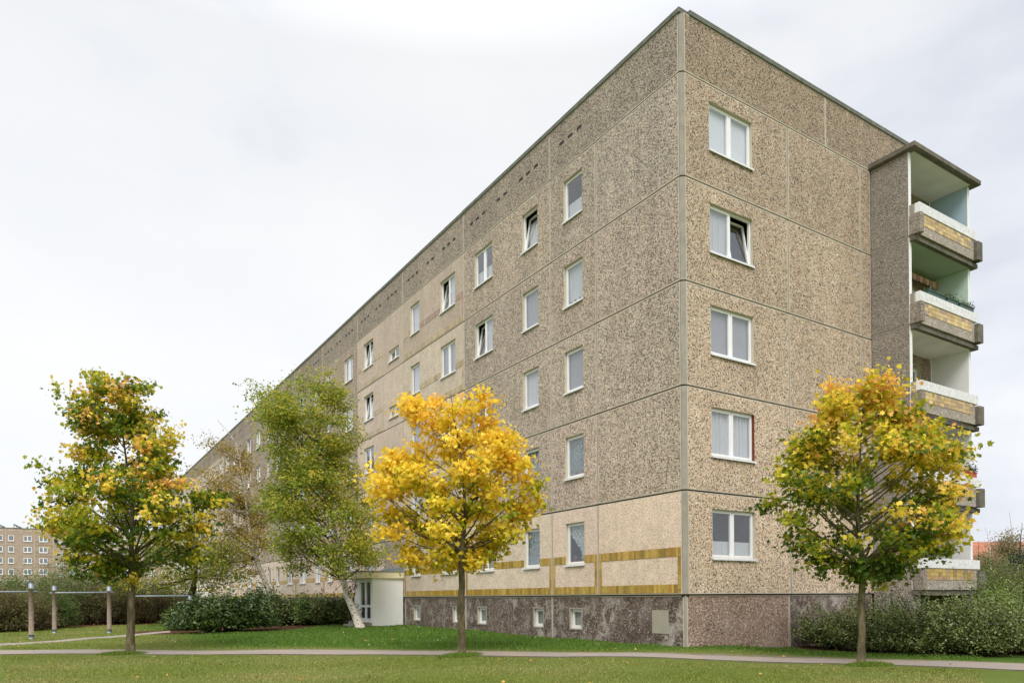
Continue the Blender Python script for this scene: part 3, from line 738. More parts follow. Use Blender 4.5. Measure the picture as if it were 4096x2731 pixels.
for k in range(0, 5):
    zb = k*H; t = MB(); t.box(TX0+.02, TX1+.14, -1.44, -.004, zb-.05, zb+.09); 
    o = t.build('balcony', m_dconc, BLD); o['label'] = ['ground floor balcony', 'first floor balcony with terracotta flower boxes', 'second floor balcony', 'third floor balcony with green flower troughs and awning', 'top balcony under the roof slab'][k]
    def sub(mb, nm, m, parent=o):
        c = bpy.data.objects.new(nm, mb.mesh(nm, m)); COL.objects.link(c); c.parent = parent; return c
    if k > 0:
        c = MB(); c.box(TX0+.15, TX1-.15, -1.30, -.01, zb-.056, zb-.051); sub(c, 'ceiling', [m_ceil_g if k == 4 else m_ceil])
    # parapet: grit panel, tile field, white band, concrete cheeks either side
    c = MB(); c.box(9.02, 12.34, -1.50, -1.40, zb+.12, zb+.80); q = sub(c, 'parapet', [m_tower]); q.color = (1.4, 1.39, 1.37, 1)
    c = MB(); c.box(8.86, 12.48, -1.53, -1.38, zb+.803, zb+1.11); sub(c, 'parapet_cap', [m_paint_w])
    c = MB(); n = 27; st = (12.48-8.86)/n
    for i in range(n):
        cc = .80*(1-.06*rt.random()); c.box(8.86+i*st+.006, 8.86+(i+1)*st-.006, -1.538, -1.53, zb+.808, zb+1.106, 0, (cc, cc, cc*.98))
    sub(c, 'white_tiles', [m_tile])
    c = MB(); c.box(9.14, 12.14, -1.505, -1.5, zb+.425, zb+.795, 1, (.4, .4, .4)); nx_, nz_ = 13, 3
    pal = PAL if k == 0 else [np.array(srgb(*c)) for c in ((214, 184, 118), (204, 174, 108), (222, 194, 134), (196, 164, 104))]
    sx, sz = 3.0/nx_, .37/nz_
    for i in range(nx_):
        for j in range(nz_):
            cc = pal[rt.integers(len(pal))]*(.75+.35*rt.random())
            if rt.random() < .18: cc = np.array(srgb(168, 138, 118))
            c.box(9.14+i*sx+.006, 9.14+(i+1)*sx-.006, -1.512, -1.505, zb+.425+j*sz+.005, zb+.425+(j+1)*sz-.005, 0, tuple(cc))
    sub(c, 'tile_field', [m_tile, m_grout])
    for a, b, nm in ((TX0, TX0+.17, 'left_cheek'), (TX1-.25, TX1+.09, 'right_cheek')):
        c = MB(); c.prism([(a, -TY-.006), (a, -1.60), (a+.03, -1.63), (b, -1.63), (b, -TY-.006)] if nm[0] == 'l' else [(a, -1.25), (a, -1.60), (a+.03, -1.63), (b-.02, -1.63), (b, -1.61), (b, -1.25)], zb+.12, zb+.74)
        q = sub(c, 'cheek', [m_tower if nm[0] == 'l' else m_dconc]); q.color = (.95, .93, .9, 1)
    c = MB(); c.box(TX0+.02, TX0+.10, -1.37, -TY-.008, zb+.745, zb+1.08); sub(c, 'cap_end', [m_conc])
    c = MB(); c.box(TX0-.002, TX0+.03, -TY, -.01, zb+.07, zb+.115); sub(c, 'side_joint', [m_conc])
    c = MB(); c.box(TX0+.03, TX1+.10, -1.36, -.01, zb+.09, zb+.115); sub(c, 'floor', [m_conc])
t = MB(); t.box(TX0-.12, TX1+.26, -1.52, -.004, 14.03, 14.17); t.box(TX0-.09, TX1+.22, -1.49, -.004, 14.0, 14.03)
t.build('balcony_roof', m_dconc, BLD)
t = MB(); t.box(TX0+.15, TX1-.15, -1.35, -.006, 13.985, 13.999); t.build('balcony_roof_ceiling', m_ceil, BLD)
t = MB(); t.box(TX0-.01, TX0+.5, -TY+.01, -.004, -2, -.06); t.box(TX0-.01, TX0+.14, -1.2, -.004, -.06, .07); t.box(TX1-.4, TX1, -TY, -.004, -2, -.06); t.box(TX0+.5, TX1-.4, -.1, -.004, -2, -.06, 1)
o = t.build('balcony_foundation', [m_tower, m_inner], BLD); o.color = (.95, .95, .95, 1)
t = MB(); t.box(TX0-.09, TX0-.01, -.07, -.004, 14.03, 14.22); t.build('gutter_end', m_zinc, BLD)
# striped awning rolled under the ceiling of the third floor balcony
t = MB()
for i in range(16):
    a = 9.0+i*.21; col_ = srgb(196, 140, 120) if i % 2 else srgb(212, 186, 160)
    t.face([(a, -.06, 11.1), (a+.21, -.06, 11.1), (a+.21, -.34, 10.95), (a, -.34, 10.95)], 0, col_)
    t.face([(a, -.34, 10.95), (a+.21, -.34, 10.95), (a+.19, -.345, 10.76), (a+.105, -.345, 10.72), (a+.02, -.345, 10.76)], 0, col_)
t.build('awning', m_petal, BLD)

# ------------------------------------------------------------------ foliage kit
def leafshape(kind):
    if kind == 'maple':   # five pointed lobes
        p = [(0, -.42), (.18, -.30), (.46, -.34), (.36, -.08), (.52, .20), (.22, .16), (.0, .56), (-.22, .16), (-.52, .20), (-.36, -.08), (-.46, -.34), (-.18, -.30)]
    elif kind == 'oval': p = [(0, -.5), (.26, -.1), (.2, .3), (0, .5), (-.2, .3), (-.26, -.1)]
    else: p = [(0, -.5), (.34, 0), (0, .5), (-.34, 0)]
    return np.array(p)
def norm(a): return a/np.maximum(np.linalg.norm(a, axis=-1, keepdims=True), 1e-9)
def leafmesh(name, P, Nn, size, cols, shape, mat, r, droop=0.18):
    n = len(P); t = leafshape(shape); k = len(t)
    Nn = norm(Nn); a = norm(np.cross(Nn, r.standard_normal((n, 3)))); b = np.cross(Nn, a)
    sz = size*(.65+.6*r.random(n))
    V = P[:, None, :] + (a[:, None, :]*t[None, :, 0:1] + b[:, None, :]*t[None, :, 1:2])*sz[:, None, None]
    V = V - Nn[:, None, :]*(np.abs(t[:, 0])[None, :, None]*droop*2*sz[:, None, None])
    return npmesh(name, V.reshape(-1, 3), np.full(n, k), mat, np.repeat(cols, k, axis=0))
def pick(pal, t, r, jit=.18):
    """palette lookup by t in 0..1, blended, with brightness jitter"""
    pal = np.array(pal, float); x = np.clip(t, 0, .9999)*(len(pal)-1); i = x.astype(int); f = (x-i)[:, None]
    return (pal[i]*(1-f)+pal[i+1]*f)*(1-jit+2*jit*r.random(len(t)))[:, None]
def curve(p0, p1, sag, n=6):
    p0 = np.array(p0, float); p1 = np.array(p1, float); c = (p0+p1)/2+np.array(sag); t = np.linspace(0, 1, n)[:, None]
    return (1-t)**2*p0+2*t*(1-t)*c+t**2*p1
def thing(name, base, label, cat, group=None):
    o = empty(name, tuple(float(c) for c in base)); o['_flat'] = 1; tag(o, label, cat, group); return o
def envelope(rows, yb, xc, D):
    s = pxm(D); a = np.array(rows, float)
    h = (yb-a[:, 0])*s; l = (xc-a[:, 1])*s; r_ = (a[:, 2]-xc)*s; o = np.argsort(h); return h[o], l[o], r_[o]
CRX = np.array([AR[0], AR[1], 0]); CRX /= np.linalg.norm(CRX); CFX = np.array([AF[0], AF[1], 0]); CFX /= np.linalg.norm(CFX)
def broadleaf(name, basepx, fork, trunkpts, rows, D, seed, pal, label, cat='tree', nspray=300, per=30, lsize=.14, spread=.20, shape='maple',
              bmat=None, r0=.10, colf=None, group=None, nlimb=22, depthf=.95, mat=None, rise=.8, lmix=.9, holes=.0, twigs=True, inner=.35, lump=.16, nclump=12, csig=.4, shrink=.1, limbr=.013, top=.25, edge=0):
    """tree: tapered trunk, limbs reaching through the crown, sprays of single leaves around limb ends"""
    r = np.random.default_rng(seed); bmat = bmat or m_bark; mat = mat or m_leaf
    bx, by = basepx; base = atd(bx, by, D); base[2] = gz(base[0], base[1])-.03
    T = thing(name, base, label, cat, group)
    tp = [base]+[atd(x, y, D)+CFX*dd for x, y, dd in trunkpts]; tp = np.array(tp)
    # trunk resampled with slight wobble
    d = np.r_[0, np.cumsum(np.linalg.norm(np.diff(tp, axis=0), axis=1))]; tt = np.linspace(0, d[-1], 16)
    tr = np.stack([np.interp(tt, d, tp[:, i]) for i in range(3)], 1); tr[1:] += r.standard_normal((15, 3))*np.array([.007, .007, 0])
    hf = (by-fork)*pxm(D); fh = np.clip((tr[:, 2]-tr[0, 2])/hf, 0, 1); ft = np.clip((tr[:, 2]-tr[0, 2]-hf)/max(.1, tr[-1, 2]-tr[0, 2]-hf), 0, 1)
    rad = r0*(1-.22*fh)*(1-.93*ft**.6); rad[0] *= 1.3
    mb = MB(); mb.tube(tr, rad, 10); trunk = mb.build('trunk', bmat, T, True)
    h, l, rr = envelope(rows, by, bx, D)
    hh = r.random(nspray*4)*(h[-1]-h[0]-top)+h[0]+.06
    wl = np.interp(hh, h, l); wr = np.interp(hh, h, rr); wd = (wl+wr)/2
    keep = r.random(len(hh)) < (wd/wd.max())**1.3+.08; hh, wl, wr, wd = [q[keep][:nspray] for q in (hh, wl, wr, wd)]
    th = r.random(len(hh))*2*np.pi; q = (inner+(1-inner)*r.random(len(hh))**.6)
    # centre of this row and half width
    ph = r.random(5)*6.28; hv = hh/h[-1]*6.3
    wd = np.maximum(wd-shrink, .35*wd)*np.minimum(1.04, 1+lump*(.5*np.sin(3*th+ph[0]+1.7*hv)+.5*np.sin(5*th+ph[1]-2.6*hv)+.35*np.sin(2*th+ph[2]+4*hv)-.3))
    cx_ = (wr-wl)/2; lx = cx_+np.cos(th)*wd*q; lf = np.sin(th)*wd*depthf*q
    C0 = base+np.outer(lx, CRX)+np.outer(lf, CFX)+np.outer(hh, [0, 0, 1.])
    C0 += r.standard_normal(C0.shape)*.06
    if edge:            # lobes that give the crown its own outline
        ext = []
        for j in range(len(h)):
            m_ = edge; hj = min(h[j]+.05, h[-1]-m_)
            if l[j]+rr[j] < 2.6*m_: ext.append((hj, (rr[j]-l[j])/2, .15))
            else: ext += [(hj, -l[j]+m_, .25), (hj, rr[j]-m_, .25)]
        for j, (hj, lj, dj) in enumerate(ext):
            C0[j] = base+CRX*lj+CFX*dj*r.standard_normal()+np.array([0, 0, hj]); q[j] = .95
    nc = nclump; cs = C0[:nc]; k_ = r.integers(0, nc, len(C0)); sg = csig*(.7+.6*r.random(nc))
    kk = np.arange(len(C0)) >= nc
    C0 = np.where((kk & (r.random(len(C0)) < .88))[:, None], cs[k_]+np.clip(r.standard_normal(C0.shape), -1.8, 1.8)*sg[k_][:, None]*[1, 1, .75], C0)
    def keepout(Q, m):      # the crown stays clear of the facade
        i = (Q[:, 1] > -.1) & (Q[:, 0] > -m) & (Q[:, 0] < 7); Q[i, 0] = -m-.5*r.random(i.sum()); return Q
    C0 = keepout(C0, .5)
    # limbs
    order = np.arange(max(nlimb, nclump)); lim = []
    lb = MB()
    tz = tr[:, 2]-base[2]
    def trunk_at(hz):
        return np.array([np.interp(hz, tz, tr[:, i]) for i in range(3)]), float(np.interp(hz, tz, rad))
    for i in order:
        P = C0[i]; p, _ = trunk_at(min(P[2]-base[2], tz[-1])); hor = np.linalg.norm((P-p)[:2])
        a0 = np.clip((P[2]-base[2])-hor*rise, hf, tz[-1]*.97); o, ra = trunk_at(a0)
        c = curve(o, P, np.array([0, 0, -.10*hor])+r.standard_normal(3)*.05*hor, 8)
        L0 = np.linalg.norm(P-o); rs = min(ra*.7, .010+limbr*L0)
        lb.tube(c, np.linspace(rs, .005, 8), 6); lim.append(c)
    LP = np.concatenate([c[2:] for c in lim]+[tr[8:]])
    if twigs:
        for i in range(len(C0)):
            dd = np.linalg.norm(LP-C0[i], axis=1)+1.2*np.maximum(0, LP[:, 2]-C0[i][2]); j = dd.argmin()
            lb.tube(curve(LP[j], C0[i], r.standard_normal(3)*.05, 4), np.linspace(.008, .003, 4), 4, cap=False)
            for _ in range(2):
                e = C0[i]+norm(r.standard_normal(3)+np.array([0, 0, .3])+norm(C0[i]-LP[j]))*spread*1.3
                lb.tube([C0[i], (C0[i]+e)/2+r.standard_normal(3)*.02, e], [.004, .003, .002], 3, cap=False)
    lb.build('limbs', bmat if bmat is not m_bark_birch else m_twig, T, True)
    # leaves
    n = len(C0)*per; ci = np.repeat(np.arange(len(C0)), per)
    off = np.clip(r.standard_normal((n, 3)), -1.9, 1.9)*spread*np.array([1, 1, .62])*(.6+.7*r.random(len(C0)))[ci][:, None]
    od = norm(C0-np.stack([np.interp(C0[:, 2]-.25, tr[:, 2], tr[:, i]) for i in range(3)], 1))
    off += od[ci]*(np.clip(r.standard_normal(n), -1.7, 1.7)*spread*.7)[:, None]
    P = keepout(C0[ci]+off, .08)
    outv = norm(np.c_[(C0[ci]-base)[:, :2]-np.outer(cx_[ci], CRX[:2]), np.zeros(n)])
    Nn = outv*.55+np.array([0, 0, .75])+r.standard_normal((n, 3))*lmix
    rel = (P[:, 2]-base[2]-h[0])/(h[-1]-h[0]); q_ = np.clip(q[ci]+off@np.array([0, 0, .3]), 0, 1.2)
    lat = (P-base)@CRX/np.maximum(wd.max(), .1)
    t = colf(rel, q_, lat, (P-base)@CFX/wd.max(), (r.random(len(C0))-.5)[ci], r.random(n)) if colf else q_
    cols = pick(pal, t, r)
    link(bpy.data.objects.new('crown', leafmesh('crown', P, Nn, lsize, cols, shape, mat, r)), T)
    return T

G1, G2, G3 = (.075, .14, .014), (.16, .24, .016), (.30, .36, .02)
YG, YE, YO, OR, RD = (.50, .47, .02), (.96, .73, .07), (.96, .64, .11), (.94, .50, .16), (.62, .15, .03)
# yellow maple in the middle
broadleaf('maple_tree', (1060, 1502), 1262, [(1059, 1400, 0), (1060, 1270, 0), (1068, 1180, .1), (1064, 1080, .1), (1050, 990, 0), (1035, 905, 0)],
  [(895, 990, 1020), (915, 925, 1105), (950, 922, 1140), (985, 960, 1150), (1020, 930, 1190), (1060, 890, 1215), (1090, 845, 1220), (1130, 858, 1235), (1180, 868, 1228), (1220, 880, 1190), (1255, 925, 1160), (1285, 935, 1125), (1300, 965, 1110)],
  18.3, 3, [G3, YG, (.72, .58, .02), YE, YE, YE, YO, YO, OR], 'golden yellow maple on a slim trunk, standing in the middle by the footpath', group='young maples along the footpath',
  nspray=330, per=44, lsize=.118, lump=.2, nclump=66, csig=.21, top=.5, edge=.27, spread=.17, r0=.098, colf=lambda rel, q, lat, fr, a, b: -.02+.60*q+.20*(rel-.4)+.36*a+.30*(b-.5)-.22*(np.exp(-((rel-.3)/.22)**2)*(1-q)*2), nlimb=30)
# green and orange maple at left
broadleaf('maple_tree', (299, 1499), 1300, [(302, 1400, 0), (302, 1300, 0), (300, 1180, .1), (290, 1050, 0), (275, 950, 0), (262, 880, 0)],
  [(868, 238, 262), (885, 230, 318), (900, 185, 322), (925, 172, 325), (955, 178, 335), (985, 188, 345), (1015, 190, 400), (1050, 180, 408), (1085, 155, 412), (1115, 140, 440), (1150, 105, 480), (1185, 98, 490), (1215, 120, 490), (1250, 150, 470), (1280, 200, 440), (1310, 245, 350)],
  20.4, 5, [G1, G2, G3, YG, YE, YO, OR], 'tall green maple turning orange at its branch tips, leftmost of the three young maples', group='young maples along the footpath',
  nspray=390, per=46, lsize=.118, lump=.2, nclump=76, csig=.24, top=.5, edge=.27, spread=.18, r0=.115, colf=lambda rel, q, lat, fr, a, b: -.22+.68*np.clip(q,0,1)**1.6+.22*rel+.75*a+.42*(b-.5)-.15*fr, nlimb=28)
# right maple
broadleaf('maple_tree', (1978, 1524), 1290, [(1979, 1400, 0), (1981, 1290, 0), (1974, 1200, .1), (1972, 1100, 0), (1978, 980, 0), (1988, 880, 0)],
  [(864, 1985, 2000), (885, 1975, 2035), (915, 1900, 2045), (945, 1885, 2065), (975, 1895, 2095), (1000, 1850, 2140), (1035, 1820, 2170), (1070, 1800, 2185), (1110, 1775, 2205), (1150, 1765, 2212), (1190, 1790, 2215), (1230, 1825, 2200), (1262, 1828, 2150), (1290, 1890, 2070), (1320, 1975, 2055)],
  16.2, 8, [G1, G2, G3, YG, (.66, .54, .03), YE, YO, OR], 'green maple with orange top, rightmost of the three, in front of the balconies', group='young maples along the footpath',
  nspray=350, per=44, lsize=.110, lump=.2, nclump=70, csig=.21, top=.3, edge=.24, spread=.17, r0=.084, colf=lambda rel, q, lat, fr, a, b: -.06+.60*np.clip(q,0,1)**2.2+.66*(rel-.30)+.62*a+.40*(b-.5)+.15*lat*q, nlimb=30)
# big birch
BG = [(.13, .20, .02), (.25, .34, .03), (.37, .43, .045), (.50, .45, .06), (.70, .52, .06)]
broadleaf('birch_tree', (828, 1441), 1330, [(800, 1375, 0), (783, 1315, 0), (775, 1260, .2), (762, 1180, 0), (745, 1080, 0), (720, 980, 0), (692, 890, 0)],
  [(862, 672, 705), (880, 625, 735), (905, 590, 822), (950, 582, 832), (1000, 590, 825), (1050, 605, 822), (1090, 625, 830), (1130, 610, 850), (1170, 600, 868), (1210, 605, 880), (1250, 612, 876), (1285, 640, 890), (1305, 690, 880)],
  31.7, 13, BG, 'large green birch with leaning white trunk beside the entrance porch', nspray=780, per=50, lsize=.12, lump=.22, nclump=105, csig=.32, limbr=.004, spread=.27, shape='diamond',
  bmat=m_bark_birch, r0=.17, colf=lambda rel, q, lat, fr, a, b: .52+.25*(q-.6)+.5*a+.65*(b-.5)+.1*lat, nlimb=26, rise=1.1, inner=.45)
SP = [(.20, .20, .04), (.42, .30, .05), (.55, .36, .06)]
broadleaf('birch_tree', (640, 1392), 1250, [(610, 1335, 0), (590, 1290, 0), (578, 1245, 0), (565, 1160, 0), (555, 1080, 0), (540, 1010, 0), (500, 965, 0)],
  [(955, 470, 520), (985, 445, 560), (1020, 520, 590), (1060, 440, 600), (1100, 470, 620), (1140, 480, 650), (1180, 470, 640), (1220, 480, 640), (1255, 480, 620), (1290, 500, 600)],
  45, 17, SP, 'slender birch with sparse yellow leaves leaning before the facade', nspray=520, per=20, lsize=.13, nclump=70, csig=.35, limbr=.008, spread=.34, shape='diamond',
  bmat=m_bark_birch, r0=.19, colf=lambda rel, q, lat, fr, a, b: .5+.5*a+.6*(b-.5), nlimb=26, rise=.7, inner=.15)
TG = [(.10, .15, .02), (.20, .25, .03), (.36, .35, .03), (.62, .46, .05)]
broadleaf('garden_tree', (415, 1428), 1320, [(432, 1385, 0), (446, 1345, 0), (449, 1300, 0), (440, 1250, 0), (430, 1215, 0)],
  [(1195, 400, 480), (1220, 350, 540), (1250, 330, 580), (1280, 300, 610), (1305, 330, 600), (1330, 250, 560), (1350, 260, 470)],
  43, 19, TG, 'small crooked dark stemmed tree with yellow green leaves behind the left maple', nspray=380, per=24, lsize=.15, nclump=44, limbr=.008, spread=.34, shape='oval',
  bmat=m_bark_dark, r0=.22, colf=lambda rel, q, lat, fr, a, b: .45+.6*a+.6*(b-.5), nlimb=20, rise=.5, inner=.15)

# ------------------------------------------------------------------ shrubs
def shrub(name, c, rx, ry, h, label, pal, seed, shoots=420, per=34, lsize=.06, shape='diamond', mat=None, cat='shrub', group=None, rough=.18, low=.12, tshift=0, flare=.35, stemmat=None, base_h=0.0):
    """many shoots fan out from the root area to an uneven dome; single leaves along them"""
    r = np.random.default_rng(seed); base = np.array([c[0], c[1], float(gz(c[0], c[1]))])
    T = thing(name, base, label, cat, group)
    th = r.random(shoots)*2*np.pi; u = r.random(shoots); el = np.arcsin(low+(1-low)*u)
    ph = r.random(6)*6.28
    lump = 1+rough*(np.sin(3*th+ph[0])*.5+np.sin(5*th+ph[1]+3*el)*.5+np.sin(9*th+ph[2]-4*el)*.4)+rough*.7*r.standard_normal(shoots)*.6
    ct = np.cos(el)**.75
    lump = lump*np.where(r.random(shoots) < .10, 1.25, 1.0)
    E = np.stack([np.cos(th)*ct*rx*lump, np.sin(th)*ct*ry*lump, np.sin(el)**.8*h*lump+base_h], 1)
    B = np.stack([E[:, 0]*flare*r.random(shoots), E[:, 1]*flare*r.random(shoots), np.zeros(shoots)], 1)
    Cc = (B+E)/2+np.stack([E[:, 0]*-.12, E[:, 1]*-.12, h*.18*np.ones(shoots)], 1)
    t = (.28+.74*r.random((shoots, per))**.7)[..., None]
    P = ((1-t)**2*B[:, None]+2*t*(1-t)*Cc[:, None]+t**2*E[:, None]).reshape(-1, 3)+r.standard_normal((shoots*per, 3))*(.035+.035*h)
    P[:, 2] = np.maximum(P[:, 2], .03); P += base
    Nn = r.standard_normal((len(P), 3))*.8+np.array([0, 0, .7])
    tc_ = .45+tshift+.22*np.repeat(r.standard_normal(shoots), per)+.5*(r.random(len(P))-.5)+.25*(t.reshape(-1)-.7)
    mb = MB()
    for i in range(0, shoots, max(1, shoots//70)):
        cpts = [base+B[i]+np.array([0, 0, -.05]), base+(B[i]+2*Cc[i]+E[i])/4, base+E[i]*.97]
        mb.tube(cpts, [.016+.004*h, .01, .004], 5, cap=False)
    mb.build('stems', stemmat or m_twig, T, True)
    link(bpy.data.objects.new('foliage', leafmesh('foliage', P, Nn, lsize, pick(pal, tc_, r, .25), shape, mat or m_leafg, r)), T)
    return T
HG = [(.035, .05, .015), (.075, .105, .028), (.125, .165, .042), (.20, .24, .07), (.28, .32, .10)]
HB = [(.08, .05, .035), (.15, .10, .06), (.18, .16, .06), (.21, .22, .06)]
HL = [(.07, .12, .02), (.15, .22, .035), (.25, .34, .05)]
RH = [(.022, .042, .010), (.048, .085, .018), (.08, .13, .03), (.15, .205, .05)]
def gp(x, y): return ghit(x, y)[:2]
# hedge at right, before the balcony tower
def gd(x, D): p = atd(x, 1400, D); return p[:2]
shr = [(1905, 21.1, .75, .7, 1.0, 'low thin shrub at the left end of the hedge beneath the gable wall', HG, 1500, 0),
       (1985, 19.8, .85, .8, 1.25, 'twiggy green shrub right behind the trunk of the right maple', HG, 1900, .05),
       (2065, 19.0, .9, .8, 1.2, 'grey green shrub right of the maple trunk below the balconies', HG, 2000, 0),
       (2150, 18.2, .95, .9, 1.2, 'rounded shrub with bare tan stems at its foot, under the dark opening', HG, 2200, -.05),
       (2240, 18.1, .95, .9, 1.2, 'dark dense shrub between the bare stemmed shrub and the photo edge', HG, 2200, -.08),
       (2330, 18.8, 1.0, .9, 1.25, 'outermost front shrub of the hedge, at the right edge of the photo', HG, 2200, .05),
       (2200, 22.5, 1.1, 1.0, 1.25, 'taller shrub behind the hedge, close to the foot of the balconies', HG, 1900, .15),
       (2330, 23.0, 1.5, 1.3, 1.75, 'tall fresh green bush behind the hedge at far right', HL, 2400, .1),
       (2400, 21.0, 1.5, 1.4, 1.85, 'big leafy bush cut by the right edge of the photo', HL, 2400, -.05)]
for i, (x, D, rx, ry, h, lab, pal, n, ts) in enumerate(shr):
    shrub('shrub', gd(x, D), rx, ry, h*.87, lab, pal, 40+i, shoots=n//5, per=40, lsize=.06, rough=.42, tshift=ts+.10, group='shrubs of the hedge below the balconies')
# evergreen bush on the lawn at left
shrub('rhododendron_bush', gd(515, 31.2), 2.15, 1.5, 1.42, 'broad dark evergreen bush on the lawn, between side path and birch', RH, 61, 900, 30, .13, 'oval', cat='bush', rough=.12, tshift=.0)
sh2 = [(430, 34.5, 1.0, .9, 1.0, 'paler arching bush at the left end of the evergreen bush', HL, -.2), (600, 40, 1.2, 1.0, 1.75, 'dark bush rising behind the broad evergreen bush', RH, .1), (668, 37.4, 1.3, 1.0, 1.35, 'dark shrub under the birch, next to the evergreen bush', HG, -.1), (718, 36.6, 1.0, .9, 1.2, 'small round shrub in the middle of the bed by the porch', HL, -.3), (765, 36.0, 1.15, .9, 1.3, 'shrub of the bed nearest to the white trunk of the birch', HG, 0)]
for i, (x, D, rx, ry, h, lab, pal, ts) in enumerate(sh2):
    shrub('shrub', gd(x, D), rx, ry, h, lab, pal, 70+i, 450, 32, .10, 'oval', tshift=ts, group='shrubs along the foot of the long facade')
# climbing stem beside the door
DKL = [(.015, .012, .012), (.04, .02, .02), (.06, .03, .03)]
broadleaf('climbing_shrub', (815, 1433), 1400, [(812, 1380, 0), (818, 1330, 0), (815, 1300, 0)], [(1300, 800, 835), (1340, 798, 832), (1380, 802, 832), (1415, 806, 828)], 33.4, 33, DKL,
  'thin shrub with dark purple leaves beside the porch door', cat='shrub', nspray=24, per=5, lsize=.10, nclump=8, csig=.1, spread=.12, shape='oval', bmat=m_bark_dark, r0=.05, nlimb=8)
broadleaf('young_tree', (822, 1432), 1320, [(800, 1385, 0), (790, 1340, 0), (780, 1300, 0), (770, 1270, 0)], [(1290, 770, 800), (1310, 775, 800)], 33.0, 34, BG,
  'slim dark stem growing next to the white birch trunk', nclump=4, nspray=20, per=14, lsize=.10, spread=.2, shape='diamond', bmat=m_bark_dark, r0=.13, nlimb=6)
# hedge at left
hl = [(-60, 33.5, 2.0, 1.6, 2.1, HB, .3, 'yellowish bush at the left photo edge behind the first bar'), (35, 34.5, 1.7, 1.4, 1.9, HB, .15, 'brown tinged bush left of the first wooden post'),
      (-20, 44, 2.6, 2, 3.0, HL, -.1, 'tall fresh green bush far left below the distant flats'), (70, 46, 2.6, 2, 3.2, HL, -.25, 'green bush rising behind the first wooden post'),
      (95, 38, 1.6, 1.4, 1.9, RH, .3, 'dark green bush between first and second post'), (150, 42, 2.0, 1.6, 2.6, HG, .1, 'dark bush behind the second wooden post'),
      (170, 49, 2.6, 2.0, 4.1, HG, .1, 'tallest bush of the left hedge, reaching up to the distant windows'), (215, 43, 2.0, 1.6, 2.3, HB, 0, 'reddish brown twiggy bush below the long bar'),
      (245, 50, 2.4, 2.0, 3.3, HB, -.2, 'bare purple brown bush behind the third post'), (275, 44, 2.0, 1.6, 2.2, HB, .1, 'brown bush just left of the left maple trunk'),
      (330, 45, 2.2, 1.6, 1.9, HB, .1, 'low twiggy brown bush right of the left maple trunk'), (335, 52, 2.6, 2, 2.8, HG, .1, 'green bush in the gap under the left maple crown'),
      (395, 46, 2.2, 1.6, 1.75, HB, -.15, 'brown bush at the foot of the crooked tree'), (455, 52, 2.0, 1.6, 1.7, RH, .1, 'dark round bush before the far porch')]
for i, (x, D, rx, ry, h, pal, ts, lab) in enumerate(hl):
    shrub('shrub', gd(x, D), rx, ry, h, lab, pal, 90+i, 520, 30, .085, 'diamond', m_leaf, tshift=ts, group='bushes of the left hedge', rough=.14, low=.03, flare=.7)

# ------------------------------------------------------------------ far right: house and trees
def onplane_far(x, y, D): return atd(x, y, D)
hb = atd(2300, 1300, 92); HX = CRX; HY = CFX
def HF(s, d, z): p = hb+HX*s+HY*d; return (p[0], p[1], z)
house = empty('tiled_house', (hb[0], hb[1], -1.5)); house['_flat'] = 1; tag(house, 'distant house with a large orange red tiled roof behind the right trees', 'house')
mb = MB(HF); mb.box(-12, 16, 0.5, 9.5, -2, 4.0); mb.build('wall', simple('ochre_house_wall', srgb(196, 172, 120), .9, .08, 1), house)
mb = MB(HF)
for a, b in ((0, 5), (10, 5)):
    mb.face([(-12.5, a, 3.7), (16.5, a, 3.7), (16.5, b, 7.0), (-12.5, b, 7.0)], 0)
mb.face([(-12.5, 0, 3.7), (-12.5, 10, 3.7), (-12.5, 5, 7.0)]); mb.face([(16.5, 0, 3.7), (16.5, 10, 3.7), (16.5, 5, 7.0)])
def rooftile():
    m, nt, b = newmat('red_roof_tiles'); oc = ocoord(nt); wv = N(nt, 'ShaderNodeTexWave'); wv.bands_direction = 'Z'; wv.inputs['Scale'].default_value = 2.2; wv.inputs['Distortion'].default_value = .3; nt.links.new(oc, wv.inputs[0])
    c = rampn(nt, noise(nt, oc, 1.2, 5, .7), [(.3, srgb(150, 94, 70)), (.7, srgb(186, 124, 96))]); setc(nt, b, mixc(nt, 1.0, c, rampn(nt, wv.outputs[1], [(0, .75), (.5, 1)]), 'MULTIPLY')); b.inputs['Roughness'].default_value = .85; return m
mb.build('roof', rooftile(), house)
mb = MB(HF)
for s_ in (-8, -4, 0, 4, 8): mb.box(s_, s_+1.2, .44, .49, 1.2, 2.6)
mb.build('window', m_white, house)
WP = [(.16, .12, .07), (.26, .20, .12), (.30, .26, .12)]
broadleaf('weeping_birch', (2272, 1330), 1290, [(2275, 1270, 0), (2268, 1225, 0), (2262, 1212, 0)], [(1198, 2240, 2275), (1215, 2235, 2295), (1235, 2232, 2300), (1262, 2240, 2300)], 58, 51, WP,
  'thin pale birch nearly bare, in front of the red roof', nspray=170, per=18, lsize=.16, spread=.4, nclump=26, shape='diamond', bmat=m_bark_birch, r0=.15, nlimb=16)
broadleaf('weeping_birch', (2330, 1330), 1260, [(2328, 1250, 0), (2322, 1200, 0), (2318, 1176, 0)], [(1150, 2308, 2330), (1170, 2298, 2335), (1195, 2295, 2350), (1225, 2290, 2370), (1250, 2300, 2380)], 62, 52, WP,
  'tall weeping birch with thin brownish foliage at far right', nspray=260, per=22, lsize=.16, spread=.45, nclump=34, shape='diamond', bmat=m_bark_birch, r0=.18, nlimb=18)
EG = [(.012, .03, .012), (.022, .05, .02), (.04, .075, .03)]
